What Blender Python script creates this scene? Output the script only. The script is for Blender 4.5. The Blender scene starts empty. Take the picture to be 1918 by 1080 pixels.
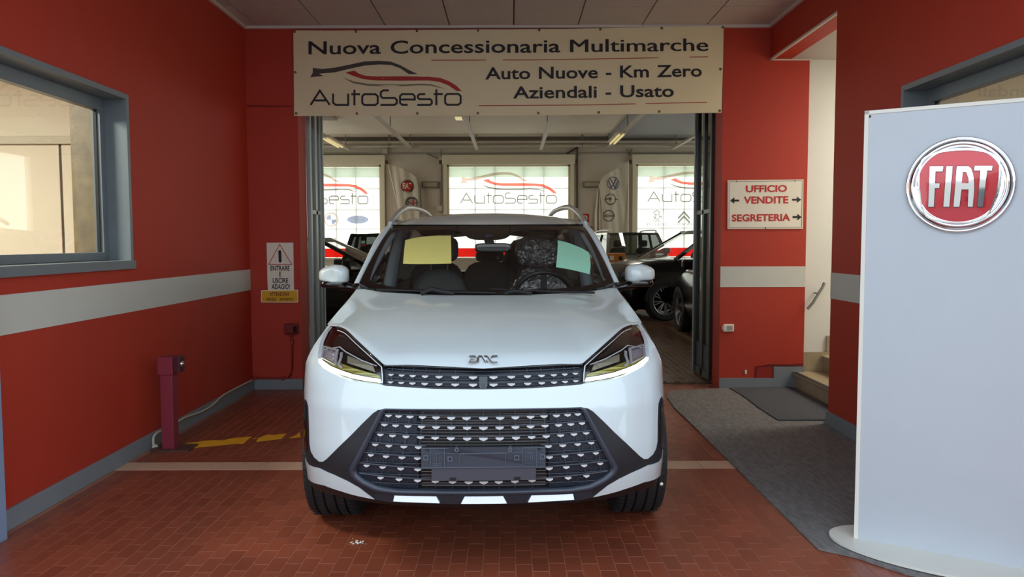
import bpy, bmesh, math, random
import numpy as np
from mathutils import Vector, Matrix
from mathutils.geometry import delaunay_2d_cdt, tessellate_polygon

C = bpy.context.scene.collection
SC = bpy.context.scene
random.seed(7)
PI = math.pi

# ------------------------------------------------------------------ camera, world, light, exposure
W_, H_, F_ = 1918, 1080, 1420.0
PITCH, YAW, ROLL, CAMH = .0609, .001, -.0026, 1.43
def _basis():
    cy, sy, cp, sp = math.cos(YAW), math.sin(YAW), math.cos(PITCH), math.sin(PITCH)
    f = Vector((sy*cp, cy*cp, -sp)); rt = Vector((cy, -sy, 0)); up = rt.cross(f)
    cr, sr = math.cos(ROLL), math.sin(ROLL)
    return rt*cr+up*sr, up*cr-rt*sr, f
RT, UP, FW = _basis()
cam = bpy.data.objects.new('camera', bpy.data.cameras.new('camera'))
cam.data.sensor_width = 36; cam.data.lens = F_/W_*36; cam.data.clip_start = .05; cam.data.clip_end = 400
M = Matrix((RT, UP, -FW)).transposed().to_4x4(); M.translation = (0, 0, CAMH)
cam.matrix_world = M
C.objects.link(cam); SC.camera = cam

wd = bpy.data.worlds.new('sky'); SC.world = wd; wd.use_nodes = True
_nt = wd.node_tree; _bg = _nt.nodes['Background']
_tc = _nt.nodes.new('ShaderNodeTexCoord'); _sx = _nt.nodes.new('ShaderNodeSeparateXYZ'); _cr = _nt.nodes.new('ShaderNodeValToRGB')
_nt.links.new(_tc.outputs['Generated'], _sx.inputs[0]); _nt.links.new(_sx.outputs['Z'], _cr.inputs[0]); _nt.links.new(_cr.outputs[0], _bg.inputs[0])
_cr.color_ramp.elements[0].position = 0; _cr.color_ramp.elements[0].color = (.80, .885, .96, 1)
_cr.color_ramp.elements[1].position = 1; _cr.color_ramp.elements[1].color = (.60, .77, 1, 1)
_bg.inputs[1].default_value = 1.0
SC.view_settings.view_transform = 'Standard'; SC.view_settings.look = 'None'
SC.view_settings.gamma = 1; SC.view_settings.use_curve_mapping = False
SC.view_settings.exposure = 1.42
SC.cycles.use_denoising = True
SC.cycles.max_bounces = 10; SC.cycles.diffuse_bounces = 5; SC.cycles.glossy_bounces = 5; SC.cycles.transparent_max_bounces = 16
SC.cycles.sample_clamp_indirect = 6; SC.cycles.caustics_reflective = False; SC.cycles.caustics_refractive = False

def area(name, loc, rot, sx, sy, power, col=(1, 1, 1), portal=False, parent=None):
    l = bpy.data.lights.new(name, 'AREA'); l.shape = 'RECTANGLE'; l.size = sx; l.size_y = sy; l.energy = power; l.color = col
    if portal: l.cycles.is_portal = True
    o = bpy.data.objects.new(name, l); o.location = loc; o.rotation_euler = rot; C.objects.link(o)
    if parent: o.parent = parent
    return o
# sky portals (sampling helpers of the openings the place has)
area('front_opening_portal', (0, 2.4, 1.75), (PI/2, 0, 0), 5.0, 3.5, 1, portal=True)
for _x in (-6.4, 0, 6.4):
    area('rear_window_portal', (_x, 26.12, 2.5), (-PI/2, 0, 0), 4.2, 3.1, 1, portal=True)

# ------------------------------------------------------------------ helpers: pixels to places on real planes
def ray(px, py):
    return RT*((px-W_/2)/F_) + UP*((H_/2-py)/F_) + FW
def at(px, py, X=None, Y=None, Z=None):
    d = ray(px, py)
    t = X/d.x if X is not None else Y/d.y if Y is not None else (Z-CAMH)/d.z
    return Vector((0, 0, CAMH)) + d*t

# ------------------------------------------------------------------ materials
def lin(c): return tuple(((v/255)/12.92 if v/255 <= .04045 else ((v/255+.055)/1.055)**2.4) for v in c)+(1,)
MATS = {}
def mat(name, rgb, rough=.5, metal=0, coat=0, spec=.5, var=0, vscale=6, bump=0, bscale=60, emit=0, alpha=None, stretch=None):
    if name in MATS: return MATS[name]
    m = bpy.data.materials.new(name); m.use_nodes = True; nt = m.node_tree; b = nt.nodes['Principled BSDF']
    b.inputs['Base Color'].default_value = lin(rgb); b.inputs['Roughness'].default_value = rough
    b.inputs['Metallic'].default_value = metal; b.inputs['Coat Weight'].default_value = coat
    b.inputs['Coat Roughness'].default_value = .03; b.inputs['Specular IOR Level'].default_value = spec
    if emit: b.inputs['Emission Color'].default_value = lin(rgb); b.inputs['Emission Strength'].default_value = emit
    tc = nt.nodes.new('ShaderNodeTexCoord'); src = tc.outputs['Object']
    if stretch:
        mp = nt.nodes.new('ShaderNodeMapping'); mp.inputs['Scale'].default_value = stretch
        nt.links.new(src, mp.inputs[0]); src = mp.outputs[0]
    n = nt.nodes.new('ShaderNodeTexNoise'); n.inputs['Scale'].default_value = vscale; n.inputs['Detail'].default_value = 5
    nt.links.new(src, n.inputs['Vector'])
    v = var if var else .03
    r = nt.nodes.new('ShaderNodeMix'); r.data_type = 'RGBA'
    c = lin(rgb)
    r.inputs[6].default_value = tuple(max(0, x*(1-v)) for x in c[:3])+(1,)
    r.inputs[7].default_value = tuple(min(1, x*(1+v)) for x in c[:3])+(1,)
    nt.links.new(n.outputs[0], r.inputs[0]); nt.links.new(r.outputs[2], b.inputs['Base Color'])
    if bump:
        n2 = nt.nodes.new('ShaderNodeTexNoise'); n2.inputs['Scale'].default_value = bscale; n2.inputs['Detail'].default_value = 4
        nt.links.new(src, n2.inputs['Vector'])
        bp = nt.nodes.new('ShaderNodeBump'); bp.inputs['Strength'].default_value = bump; bp.inputs['Distance'].default_value = .01
        nt.links.new(n2.outputs[0], bp.inputs['Height']); nt.links.new(bp.outputs[0], b.inputs['Normal'])
    MATS[name] = m; return m
def glass(name, tint=(1, 1, 1), refl=1.0, rough=.0, keep=None):
    """thin pane: transparent with Fresnel gloss"""
    if name in MATS: return MATS[name]
    m = bpy.data.materials.new(name); m.use_nodes = True; nt = m.node_tree
    nt.nodes.remove(nt.nodes['Principled BSDF']); out = nt.nodes['Material Output']
    t = nt.nodes.new('ShaderNodeBsdfTransparent'); t.inputs[0].default_value = tint+(1,)
    g = nt.nodes.new('ShaderNodeBsdfGlossy'); g.inputs['Roughness'].default_value = rough; g.inputs[0].default_value = (refl, refl, refl, 1)
    lw = nt.nodes.new('ShaderNodeFresnel'); ge = nt.nodes.new('ShaderNodeNewGeometry')
    ii = nt.nodes.new('ShaderNodeMix'); ii.inputs[2].default_value = 1.5; ii.inputs[3].default_value = 1/1.5   # same index seen from either face of the pane
    nt.links.new(ge.outputs['Backfacing'], ii.inputs[0]); nt.links.new(ii.outputs[0], lw.inputs[0])
    mx = nt.nodes.new('ShaderNodeMixShader')
    nt.links.new(lw.outputs[0], mx.inputs[0]); nt.links.new(t.outputs[0], mx.inputs[1]); nt.links.new(g.outputs[0], mx.inputs[2])
    nt.links.new(mx.outputs[0], out.inputs[0]); MATS[name] = m; return m
def frosted(name, rgb, through=.5):
    if name in MATS: return MATS[name]
    m = bpy.data.materials.new(name); m.use_nodes = True; nt = m.node_tree
    nt.nodes.remove(nt.nodes['Principled BSDF']); out = nt.nodes['Material Output']
    t = nt.nodes.new('ShaderNodeBsdfTransparent'); t.inputs[0].default_value = lin(rgb)
    d = nt.nodes.new('ShaderNodeBsdfTranslucent'); d.inputs[0].default_value = lin(rgb)
    mx = nt.nodes.new('ShaderNodeMixShader'); mx.inputs[0].default_value = 1-through
    nt.links.new(t.outputs[0], mx.inputs[1]); nt.links.new(d.outputs[0], mx.inputs[2]); nt.links.new(mx.outputs[0], out.inputs[0])
    MATS[name] = m; return m

def tilemat(name, a, b, rough, dirt=(90, 60, 50), dirtscale=1.3, coat=0):
    """fired clay tile: colour differs tile by tile (random per island/object), plus worn patches"""
    m = bpy.data.materials.new(name); m.use_nodes = True; nt = m.node_tree; bs = nt.nodes['Principled BSDF']
    geo = nt.nodes.new('ShaderNodeNewGeometry'); oi = nt.nodes.new('ShaderNodeObjectInfo')
    ad = nt.nodes.new('ShaderNodeMath'); ad.operation = 'ADD'; fr = nt.nodes.new('ShaderNodeMath'); fr.operation = 'FRACT'
    nt.links.new(geo.outputs['Random Per Island'], ad.inputs[0]); nt.links.new(oi.outputs['Random'], ad.inputs[1]); nt.links.new(ad.outputs[0], fr.inputs[0])
    mx = nt.nodes.new('ShaderNodeMix'); mx.data_type = 'RGBA'; mx.inputs[6].default_value = lin(a); mx.inputs[7].default_value = lin(b)
    nt.links.new(fr.outputs[0], mx.inputs[0])
    n = nt.nodes.new('ShaderNodeTexNoise'); n.inputs['Scale'].default_value = dirtscale; n.inputs['Detail'].default_value = 6
    nt.links.new(geo.outputs['Position'], n.inputs['Vector'])
    rp = nt.nodes.new('ShaderNodeValToRGB'); rp.color_ramp.elements[0].position = .45; rp.color_ramp.elements[1].position = .75
    rp.color_ramp.elements[1].color = (.45, .45, .45, 1)
    nt.links.new(n.outputs[0], rp.inputs[0])
    m2 = nt.nodes.new('ShaderNodeMix'); m2.data_type = 'RGBA'; m2.inputs[7].default_value = lin(dirt)
    nt.links.new(rp.outputs[0], m2.inputs[0]); nt.links.new(mx.outputs[2], m2.inputs[6]); nt.links.new(m2.outputs[2], bs.inputs['Base Color'])
    mr = nt.nodes.new('ShaderNodeMapRange'); mr.inputs[3].default_value = rough-.08; mr.inputs[4].default_value = rough+.12
    nt.links.new(n.outputs[0], mr.inputs[0]); nt.links.new(mr.outputs[0], bs.inputs['Roughness'])
    MATS[name] = m; return m

RED = mat('red_wall_paint', (178, 51, 30), .62, var=.07, vscale=1.2, bump=.08, bscale=40)
WHITE_BAND = mat('white_band_paint', (205, 205, 195), .6, var=.03)
GREY_BASE = mat('grey_baseboard_paint', (128, 134, 138), .5, var=.08, bump=.05)
GREY_METAL = mat('blue_grey_window_metal', (120, 128, 132), .4, metal=.2, var=.06)
CEIL = mat('ceiling_tile_board', (196, 184, 176), .8, var=.05, vscale=3, bump=.05, bscale=200)
CEILTRIM = mat('ceiling_edge_trim', (215, 205, 195), .5)
PAINT = mat('white_car_paint', (206, 216, 216), .3, coat=1, var=.01)
BLACKPL = mat('black_textured_plastic', (30, 31, 34), .5, var=.1, vscale=80, bump=.05, bscale=400)
GLOSSBLK = mat('gloss_black_plastic', (12, 12, 14), .12, coat=.6)
DARK = mat('dark_void_plastic', (9, 9, 10), .6)
GREYPL = mat('grey_plastic', (62, 66, 74), .38)
SILVER = mat('satin_silver', (215, 217, 222), .32, metal=.25)
STUD = mat('stud_satin_silver', (205, 203, 202), .4, metal=.1)
CHROME = mat('chrome', (235, 235, 238), .04, metal=1)
RUBBER = mat('tyre_rubber', (32, 32, 33), .75, var=.15, vscale=30)
CREAM = mat('cream_wall', (214, 206, 186), .7, var=.03)
WHITEWALL = mat('white_stair_wall', (222, 220, 210), .7, var=.03)
BEIGE = mat('showroom_plaster', (204, 194, 176), .8, var=.05)
STONE = mat('travertine', (120, 104, 76), .45, var=.6, vscale=11, bump=.1)
STEPS = mat('beige_marble_step', (168, 150, 120), .35, var=.18, vscale=12)
BANNER = mat('cream_pvc_banner', (234, 217, 176), .55, var=.04, vscale=2)
INK = mat('dark_ink', (34, 22, 30), .6)
GREYINK = mat('grey_ink', (84, 76, 72), .6)
REDINK = mat('red_ink', (176, 40, 34), .6)
SIGNW = mat('sign_white', (236, 228, 210), .5)
PANELW = mat('sign_panel_white', (186, 191, 196), .35, coat=.2)
CARPET = mat('grey_ribbed_carpet', (118, 114, 110), .95, var=.6, vscale=40, bump=.6, bscale=160, stretch=(1, .35, 1))
MATDK = mat('dark_door_mat', (78, 80, 82), .95, var=.25, vscale=60, bump=.6, bscale=200)
YELLOWP = mat('worn_yellow_paint', (232, 168, 30), .6, var=.15, vscale=20)
PURPLE = mat('mauve_post_paint', (132, 42, 58), .5, var=.05)
GLASS = glass('clear_glass', (.93, .96, .94))
CARGLASS = glass('windscreen_glass', (.97, .98, .97))
TINT = glass('tinted_glass', (.25, .27, .27))
LENS = glass('lamp_lens', (.93, .93, .93))

# ------------------------------------------------------------------ mesh helpers
class MB:
    def __init__(s): s.v = []; s.f = []; s.sm = []
    def add(s, vs, fs, smooth=False):
        o = len(s.v); s.v += [tuple(v) for v in vs]; s.f += [tuple(o+i for i in f) for f in fs]; s.sm += [smooth]*len(fs); return s
    def box(s, a, b, bev=0):
        x0, y0, z0 = [min(p, q) for p, q in zip(a, b)]; x1, y1, z1 = [max(p, q) for p, q in zip(a, b)]
        if bev <= 0:
            return s.add([(x0, y0, z0), (x1, y0, z0), (x1, y1, z0), (x0, y1, z0), (x0, y0, z1), (x1, y0, z1), (x1, y1, z1), (x0, y1, z1)],
                  [(0, 3, 2, 1), (4, 5, 6, 7), (0, 1, 5, 4), (1, 2, 6, 5), (2, 3, 7, 6), (3, 0, 4, 7)])
        bm = bmesh.new(); bmesh.ops.create_cube(bm, size=1)
        for v in bm.verts: v.co = Vector(((x0+x1)/2+v.co.x*(x1-x0), (y0+y1)/2+v.co.y*(y1-y0), (z0+z1)/2+v.co.z*(z1-z0)))
        bmesh.ops.bevel(bm, geom=list(bm.edges), offset=bev, segments=2, affect='EDGES', profile=.5)
        return s.addbm(bm)
    def addbm(s, bm, smooth=False, M=None):
        bm.verts.ensure_lookup_table(); bm.verts.index_update()
        vs = [(M @ v.co) if M else v.co.copy() for v in bm.verts]; fs = [[v.index for v in f.verts] for f in bm.faces]
        bm.free(); return s.add(vs, fs, smooth)
    def tube(s, pts, r, n=8, smooth=True, caps=True, ry=None):
        pts = [Vector(p) for p in pts]; vs = []; N = len(pts)
        rs = r if isinstance(r, (list, tuple)) else [r]*N
        for i, p in enumerate(pts):
            d = (pts[min(i+1, N-1)]-pts[max(i-1, 0)]).normalized()
            a = Vector((0, 0, 1)) if abs(d.z) < .9 else Vector((1, 0, 0))
            u = d.cross(a).normalized(); w = d.cross(u).normalized()
            for k in range(n):
                t = 2*PI*k/n; vs.append(p+u*math.cos(t)*rs[i]+w*math.sin(t)*(ry if ry else rs[i]))
        fs = [(i*n+k, i*n+(k+1) % n, (i+1)*n+(k+1) % n, (i+1)*n+k) for i in range(N-1) for k in range(n)]
        s.add(vs, fs, smooth)
        if caps: s.add(vs[:n], [tuple(range(n))]); s.add(vs[-n:], [tuple(reversed(range(n)))])
        return s
    def bar(s, a, b, w, h=None):
        """square bar between two points"""
        a, b = Vector(a), Vector(b); d = (b-a).normalized(); up = Vector((0, 0, 1)) if abs(d.z) < .95 else Vector((0, 1, 0))
        u = d.cross(up).normalized()*w/2; v = d.cross(u).normalized()*(h or w)/2
        return s.add([a-u-v, a+u-v, a+u+v, a-u+v, b-u-v, b+u-v, b+u+v, b-u+v], [(0, 3, 2, 1), (4, 5, 6, 7), (0, 1, 5, 4), (1, 2, 6, 5), (2, 3, 7, 6), (3, 0, 4, 7)])
    def lathe(s, prof, n=32, M=None, smooth=True, close=False):
        """profile (r, h) about the z axis, placed by M"""
        vs = []
        for r, h in prof:
            for k in range(n):
                t = 2*PI*k/n; v = Vector((r*math.cos(t), r*math.sin(t), h)); vs.append(M @ v if M else v)
        m = len(prof)
        fs = [(i*n+k, i*n+(k+1) % n, (i+1)*n+(k+1) % n, (i+1)*n+k) for i in range(m-1) for k in range(n)]
        if close: fs += [((m-1)*n+k, (m-1)*n+(k+1) % n, (k+1) % n, k) for k in range(n)]
        return s.add(vs, fs, smooth)
    def grid(s, rows, smooth=True):
        n = len(rows[0]); vs = [p for r in rows for p in r]
        return s.add(vs, [(i*n+j, i*n+j+1, (i+1)*n+j+1, (i+1)*n+j) for i in range(len(rows)-1) for j in range(n-1)], smooth)
    def plate(s, loops, fmap, t=.002, base=0):
        """flat polygon(s) (first loop outer, further loops holes), mapped by fmap(u,v,off); thickness t towards the viewer"""
        if not isinstance(loops[0][0], (tuple, list, Vector)): loops = [loops]
        flat = [p for l in loops for p in l]
        tri = tessellate_polygon([[Vector((p[0], p[1], 0)) for p in l] for l in loops])
        n = len(flat); vs = [fmap(p[0], p[1], base+t) for p in flat]+[fmap(p[0], p[1], base) for p in flat]
        fs = [tuple(x) for x in tri]; o = 0
        for l in loops:
            k = len(l); fs += [(o+i, o+(i+1) % k, n+o+(i+1) % k, n+o+i) for i in range(k)]; o += k
        return s.add(vs, fs)
    def stroke(s, pts, w, fmap, t=.002, base=0, closed=False):
        P = [Vector((p[0], p[1])) for p in pts]; N = len(P); L = []; R = []
        for i in range(N):
            a = P[(i-1) % N] if (closed or i > 0) else None; b = P[(i+1) % N] if (closed or i < N-1) else None
            d1 = (P[i]-a).normalized() if a is not None else None; d2 = (b-P[i]).normalized() if b is not None else None
            if d1 is None: d1 = d2
            if d2 is None: d2 = d1
            n1 = Vector((-d1.y, d1.x)); n2 = Vector((-d2.y, d2.x)); m = (n1+n2)
            m = m.normalized() if m.length > 1e-6 else n1
            k = min(1/max(.4, m.dot(n1)), 2.2)
            L.append(P[i]+m*w/2*k); R.append(P[i]-m*w/2*k)
        vs = [fmap(p.x, p.y, base+t) for p in L]+[fmap(p.x, p.y, base+t) for p in R]+[fmap(p.x, p.y, base) for p in L]+[fmap(p.x, p.y, base) for p in R]
        fs = []
        for i in range(N if closed else N-1):
            j = (i+1) % N
            fs += [(i, j, N+j, N+i), (i, 2*N+i, 2*N+j, j), (N+i, N+j, 3*N+j, 3*N+i)]
        if not closed: fs += [(0, N, 3*N, 2*N), (N-1, 3*N-1, 4*N-1, 2*N-1)]
        return s.add(vs, fs)
    def build(s, name, m, parent=None, **k):
        me = bpy.data.meshes.new(name); me.from_pydata([tuple(v) for v in s.v], [], s.f)
        me.materials.append(m); me.polygons.foreach_set('use_smooth', s.sm); me.update()
        bm = bmesh.new(); bm.from_mesh(me); bmesh.ops.recalc_face_normals(bm, faces=bm.faces) if k.pop('fixn', True) else None; bm.to_mesh(me); bm.free()
        o = bpy.data.objects.new(name, me); C.objects.link(o)
        if parent: o.parent = parent
        for a, b in k.items(): o[a] = b
        return o
def weld(o, d=1e-4, angle=None):
    bm = bmesh.new(); bm.from_mesh(o.data); bmesh.ops.remove_doubles(bm, verts=bm.verts, dist=d)
    bmesh.ops.recalc_face_normals(bm, faces=bm.faces); bm.to_mesh(o.data); bm.free()
    if angle is not None: o.data.set_sharp_from_angle(angle=math.radians(angle))
    return o
def tag(o, label=None, cat=None, group=None, kind=None):
    if label: o['label'] = label
    if cat: o['category'] = cat
    if group: o['group'] = group
    if kind: o['kind'] = kind
    return o
def thing(name, label, cat, loc=(0, 0, 0), rz=0, group=None):
    o = bpy.data.objects.new(name, None); o.empty_display_size = .1; C.objects.link(o); o.location = loc; o.rotation_euler = (0, 0, rz)
    return tag(o, label, cat, group)
def clone(src, name=None, parent=None):
    c = src.copy(); C.objects.link(c); c.parent = parent if parent else src.parent
    return c
def clone_tree(src, parent=None):
    c = src.copy(); C.objects.link(c); c.parent = parent
    for ch in list(src.children): clone_tree(ch, c)
    return c
def struct(o): o['kind'] = 'structure'; return o

_TX = {}
def text_verts(s, bold=0):
    if (s, bold) in _TX: return _TX[(s, bold)]
    cu = bpy.data.curves.new('t', 'FONT'); cu.body = s; cu.size = 1; cu.offset = bold; cu.extrude = .0; cu.resolution_u = 3; cu.fill_mode = 'FRONT'
    ob = bpy.data.objects.new('t', cu); C.objects.link(ob)
    dg = bpy.context.evaluated_depsgraph_get(); me = bpy.data.meshes.new_from_object(ob.evaluated_get(dg))
    vs = [(v.co.x, v.co.y) for v in me.vertices]; fs = [tuple(p.vertices) for p in me.polygons]
    bpy.data.objects.remove(ob); bpy.data.curves.remove(cu); bpy.data.meshes.remove(me)
    _TX[(s, bold)] = (vs, fs); return vs, fs
CAPH = None
def text_to(mb, s, fmap, bold=.012, off=.002):
    """fmap(u in 0..1 across the string, v in cap heights above the baseline, off)"""
    global CAPH
    if CAPH is None: CAPH = max(v[1] for v in text_verts('H')[0])
    multi = 'M' in s and bold > 0     # thickened by overlaid copies, since the outline offset breaks this letter
    vs, fs = text_verts(s, 0 if multi else bold)
    x0 = min(v[0] for v in vs); x1 = max(v[0] for v in vs)
    for d in ((-bold, 0, bold) if multi else (0,)): mb.add([fmap((x+d-x0)/(x1-x0), y/CAPH, off+abs(d)*.01) for x, y in vs], fs)
    return mb
def pxtext(mb, s, base, x0, y0, x1, y1, cap, bold=.012, off=.002):
    """text whose baseline runs from pixel (x0,y0) to (x1,y1), on the surface given by base(px,py,off)"""
    return text_to(mb, s, lambda u, v, o: base(x0+(x1-x0)*u, y0+(y1-y0)*u-v*cap, o), bold, off)

def pxwords(name, m, parent, s, base, x0, y0, x1, y1, cap, bold, off):
    """one object per word, laid out as in the full line"""
    wd_ = lambda t: max(v[0] for v in text_verts(t)[0])-min(v[0] for v in text_verts(t)[0])
    full, ws_ = wd_(s), s.split(' ')
    for k, w in enumerate(ws_):
        u0 = 1-wd_(' '.join(ws_[k:]))/full; u1 = wd_(' '.join(ws_[:k+1]))/full
        mb = MB(); pxtext(mb, w, base, x0+(x1-x0)*u0, y0+(y1-y0)*u0, x0+(x1-x0)*u1, y0+(y1-y0)*u1, cap, bold, off); mb.build(name, m, parent)
def catmull(pts, n=8):
    """smooth open curve through points"""
    P = [Vector(p) for p in pts]; out = []
    for i in range(len(P)-1):
        p0 = P[max(i-1, 0)]; p1 = P[i]; p2 = P[i+1]; p3 = P[min(i+2, len(P)-1)]
        for k in range(n):
            t = k/n; out.append(.5*((2*p1)+(-p0+p2)*t+(2*p0-5*p1+4*p2-p3)*t*t+(-p0+3*p1-3*p2+p3)*t*t*t))
    out.append(P[-1]); return out
def resample(pts, n):
    P = [Vector(p) for p in pts]; L = [0]
    for a, b in zip(P, P[1:]): L.append(L[-1]+(b-a).length)
    out = []; j = 0
    for k in range(n):
        s = L[-1]*k/(n-1)
        while j < len(P)-2 and L[j+1] < s: j += 1
        t = (s-L[j])/max(1e-9, L[j+1]-L[j]); out.append(P[j].lerp(P[j+1], min(1, max(0, t))))
    return out
def patch(name, outline, fmap, res, m, parent, rim=.012, off=0., smooth=True, rimdir=None, keep_corners=True):
    """surface piece: 2-D outline filled with a fine triangulation and mapped on a curved surface by fmap(u,v,off)"""
    out = []
    n = len(outline)
    for i in range(n):
        a = Vector(outline[i]); b = Vector(outline[(i+1) % n]); k = max(1, int((b-a).length/res+.5))
        for j in range(k): out.append(a.lerp(b, j/k))
    nb = len(out)
    xs = [p.x for p in out]; ys = [p.y for p in out]
    def inside(x, y):
        c = False; j = nb-1
        for i in range(nb):
            if (out[i].y > y) != (out[j].y > y) and x < (out[j].x-out[i].x)*(y-out[i].y)/(out[j].y-out[i].y)+out[i].x: c = not c
            j = i
        return c
    arr = np.array([[p.x, p.y] for p in out]); pts = list(out)
    nx = int((max(xs)-min(xs))/res)+1; ny = int((max(ys)-min(ys))/res)+1
    for i in range(nx+1):
        for j in range(ny+1):
            x = min(xs)+i*res+res*.5*(j % 2); y = min(ys)+j*res*.87
            if y < max(ys) and inside(x, y) and np.min(np.sum((arr-(x, y))**2, axis=1)) > (res*.45)**2: pts.append(Vector((x, y)))
    vs, es, fs, *_ = delaunay_2d_cdt(pts, [(i, (i+1) % nb) for i in range(nb)], [], 1, 1e-7)
    mb = MB(); mb.add([fmap(v.x, v.y, off) for v in vs], [tuple(f) for f in fs], smooth)
    if rim:
        f1 = [Vector(fmap(p.x, p.y, off)) for p in out]
        rd = Vector(rimdir) if rimdir else None
        b1 = [(p+rd*rim) if rd else Vector(fmap(q.x, q.y, off-rim)) for p, q in zip(f1, out)]
        mb.add(f1+b1, [(i, (i+1) % nb, nb+(i+1) % nb, nb+i) for i in range(nb)], False)
    return mb.build(name, m, parent)
def mirror(poly): return [(-x, z) for x, z in reversed(poly)]
def sym(half):
    """half outline from the centre line out and back; closes it into a full outline"""
    return list(half)+[(-x, z) for x, z in reversed(half) if abs(x) > 1e-6]
def ellipse(cx, cy, rx, ry, n=40, a0=0, a1=2*PI): return [(cx+rx*math.cos(a0+(a1-a0)*i/n), cy+ry*math.sin(a0+(a1-a0)*i/n)) for i in range(n)]
def box_obj(name, a, b, m, parent=None, bev=0): return MB().box(a, b, bev).build(name, m, parent)

# ================================================================== THE SETTING
XL, XR, YB, ZC = -2.53, 2.475, 7.35, 3.48
SOFF = 3.165
def wall_piece(name, boxes, m, parent=None):
    mb = MB()
    for a, b in boxes: mb.box(a, b)
    o = mb.build(name, m, parent); return struct(o) if parent is None else o
# floor slab (grout colour) and clay tiles
GROUT = mat('pink_grey_grout', (158, 104, 80), .8, var=.2, vscale=2)
GROUTIN = mat('showroom_grout', (96, 72, 58), .6, var=.2, vscale=2)
floor = wall_piece('floor', [((-2.6, 1.0, -.2), (2.6, 7.62, -.0016))], GROUT)
TILE = tilemat('clay_tile', (142, 72, 48), (126, 62, 41), .34, dirt=(116, 64, 46))
TW, TL_ = .0735, .150
def tile_mesh(w, l, h, b=.0012):
    mb = MB(); x, y = w/2, l/2
    mb.add([(-x, -y, 0), (x, -y, 0), (x, y, 0), (-x, y, 0), (-x, -y, h-b), (x, -y, h-b), (x, y, h-b), (-x, y, h-b), (-x+b, -y+b, h), (x-b, -y+b, h), (x-b, y-b, h), (-x+b, y-b, h)],
           [(0, 1, 5, 4), (1, 2, 6, 5), (2, 3, 7, 6), (3, 0, 4, 7), (4, 5, 9, 8), (5, 6, 10, 9), (6, 7, 11, 10), (7, 4, 8, 11), (8, 9, 10, 11)])
    return mb
gj = .0032
proto = tile_mesh(TW-gj, TL_-gj, .008).build('tile', TILE, floor)
tiles = []
SKIPY = (4.712, 4.882)
nx = int(5.1/TW)
for i in range(-35, 36):
    x = -.02+i*TW
    if x-TW/2 < XL+.004 or x+TW/2 > XR+.45: continue
    ph = (.5 if i % 2 else 0)+random.uniform(-.06, .06)
    for j in range(-3, 52):
        y = 1.2+(j+ph)*TL_
        if y < 1.2 or y > 7.56 or (y+TL_/2 > SKIPY[0] and y-TL_/2 < SKIPY[1]): continue
        if x > XR and y < 5.9: continue
        tiles.append((x, y, 0.))
# partial tiles beside the pale strip
def px_of(p):
    d = Vector(p)-Vector((0, 0, CAMH)); z = d.dot(FW)
    return (W_/2+F_*d.dot(RT)/z, H_/2-F_*d.dot(UP)/z, z)
vis = []
for t in tiles:
    a = px_of((t[0], t[1], 0))
    if 0 < a[0] < 1600 and 0 < a[1] < 1085: vis.append((t[1], t))
vis.sort(key=lambda q: q[0])
near = [t for _, t in vis[:300]]; nearset = set(near)
first = True
for t in near:
    o = proto if first else clone(proto); first = False
    o.location = (t[0], t[1], -.008+random.uniform(-.0003, .0003)); o.rotation_euler = (random.uniform(-.0016, .0016), random.uniform(-.003, .003), random.uniform(-.004, .004))
def tile_field(name, lst, w, l, m, parent, jitter=.003):
    t0 = tile_mesh(w, l, .008); mb = MB()
    for x, y, z in lst:
        a, b = random.uniform(-jitter, jitter), random.uniform(-jitter*.5, jitter*.5); dz = random.uniform(-.0003, .0003)
        mb.add([(x+v[0], y+v[1], z-.008+dz+v[2]+(v[0]*a+v[1]*b if v[2] > .001 else 0)) for v in t0.v], t0.f)
    o = mb.build(name, m, parent, fixn=False); o['kind'] = 'stuff'; return o
tile_field('tile_field', [t for t in tiles if t not in nearset], TW-gj, TL_-gj, TILE, floor)
edge = []
for i in range(-35, 36):
    x = -.02+i*TW
    if x-TW/2 < XL+.004 or x+TW/2 > XR+.02: continue
    for y0, y1 in ((4.59, SKIPY[0]-.003), (SKIPY[1]+.003, 5.0)): edge.append((x, (y0+y1)/2))
PALE = mat('pale_strip_tile', (196, 160, 132), .4, var=.08)
ps = None
x = XL+.02
while x < 2.3:
    w = min(.31, 2.44-x)
    if ps is None: ps = tile_mesh(.307, .166, .009).build('strip_tile', PALE, floor); o = ps
    else: o = clone(ps)
    o.location = (x+.155, 4.797, -.008); x += .31
# cut tiles left where the bond meets the pale strip
mb = MB(); t0 = None
for i in range(-35, 36):
    x = -.02+i*TW
    if x-TW/2 < XL+.004 or x+TW/2 > XR+.02: continue
    ys = [t[1] for t in tiles if abs(t[0]-x) < .001]
    lo = max([y+TL_/2 for y in ys if y < SKIPY[0]], default=4.6); hi = min([y-TL_/2 for y in ys if y > SKIPY[1]], default=5.0)
    for a, b in ((lo, SKIPY[0]), (SKIPY[1], hi)):
        if b-a > .01: mb.box((x-TW/2+.001, a+.001, -.008), (x+TW/2-.001, b-.001, -.0001))
mb.build('cut_tiles', TILE, floor)['kind'] = 'stuff'

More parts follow.
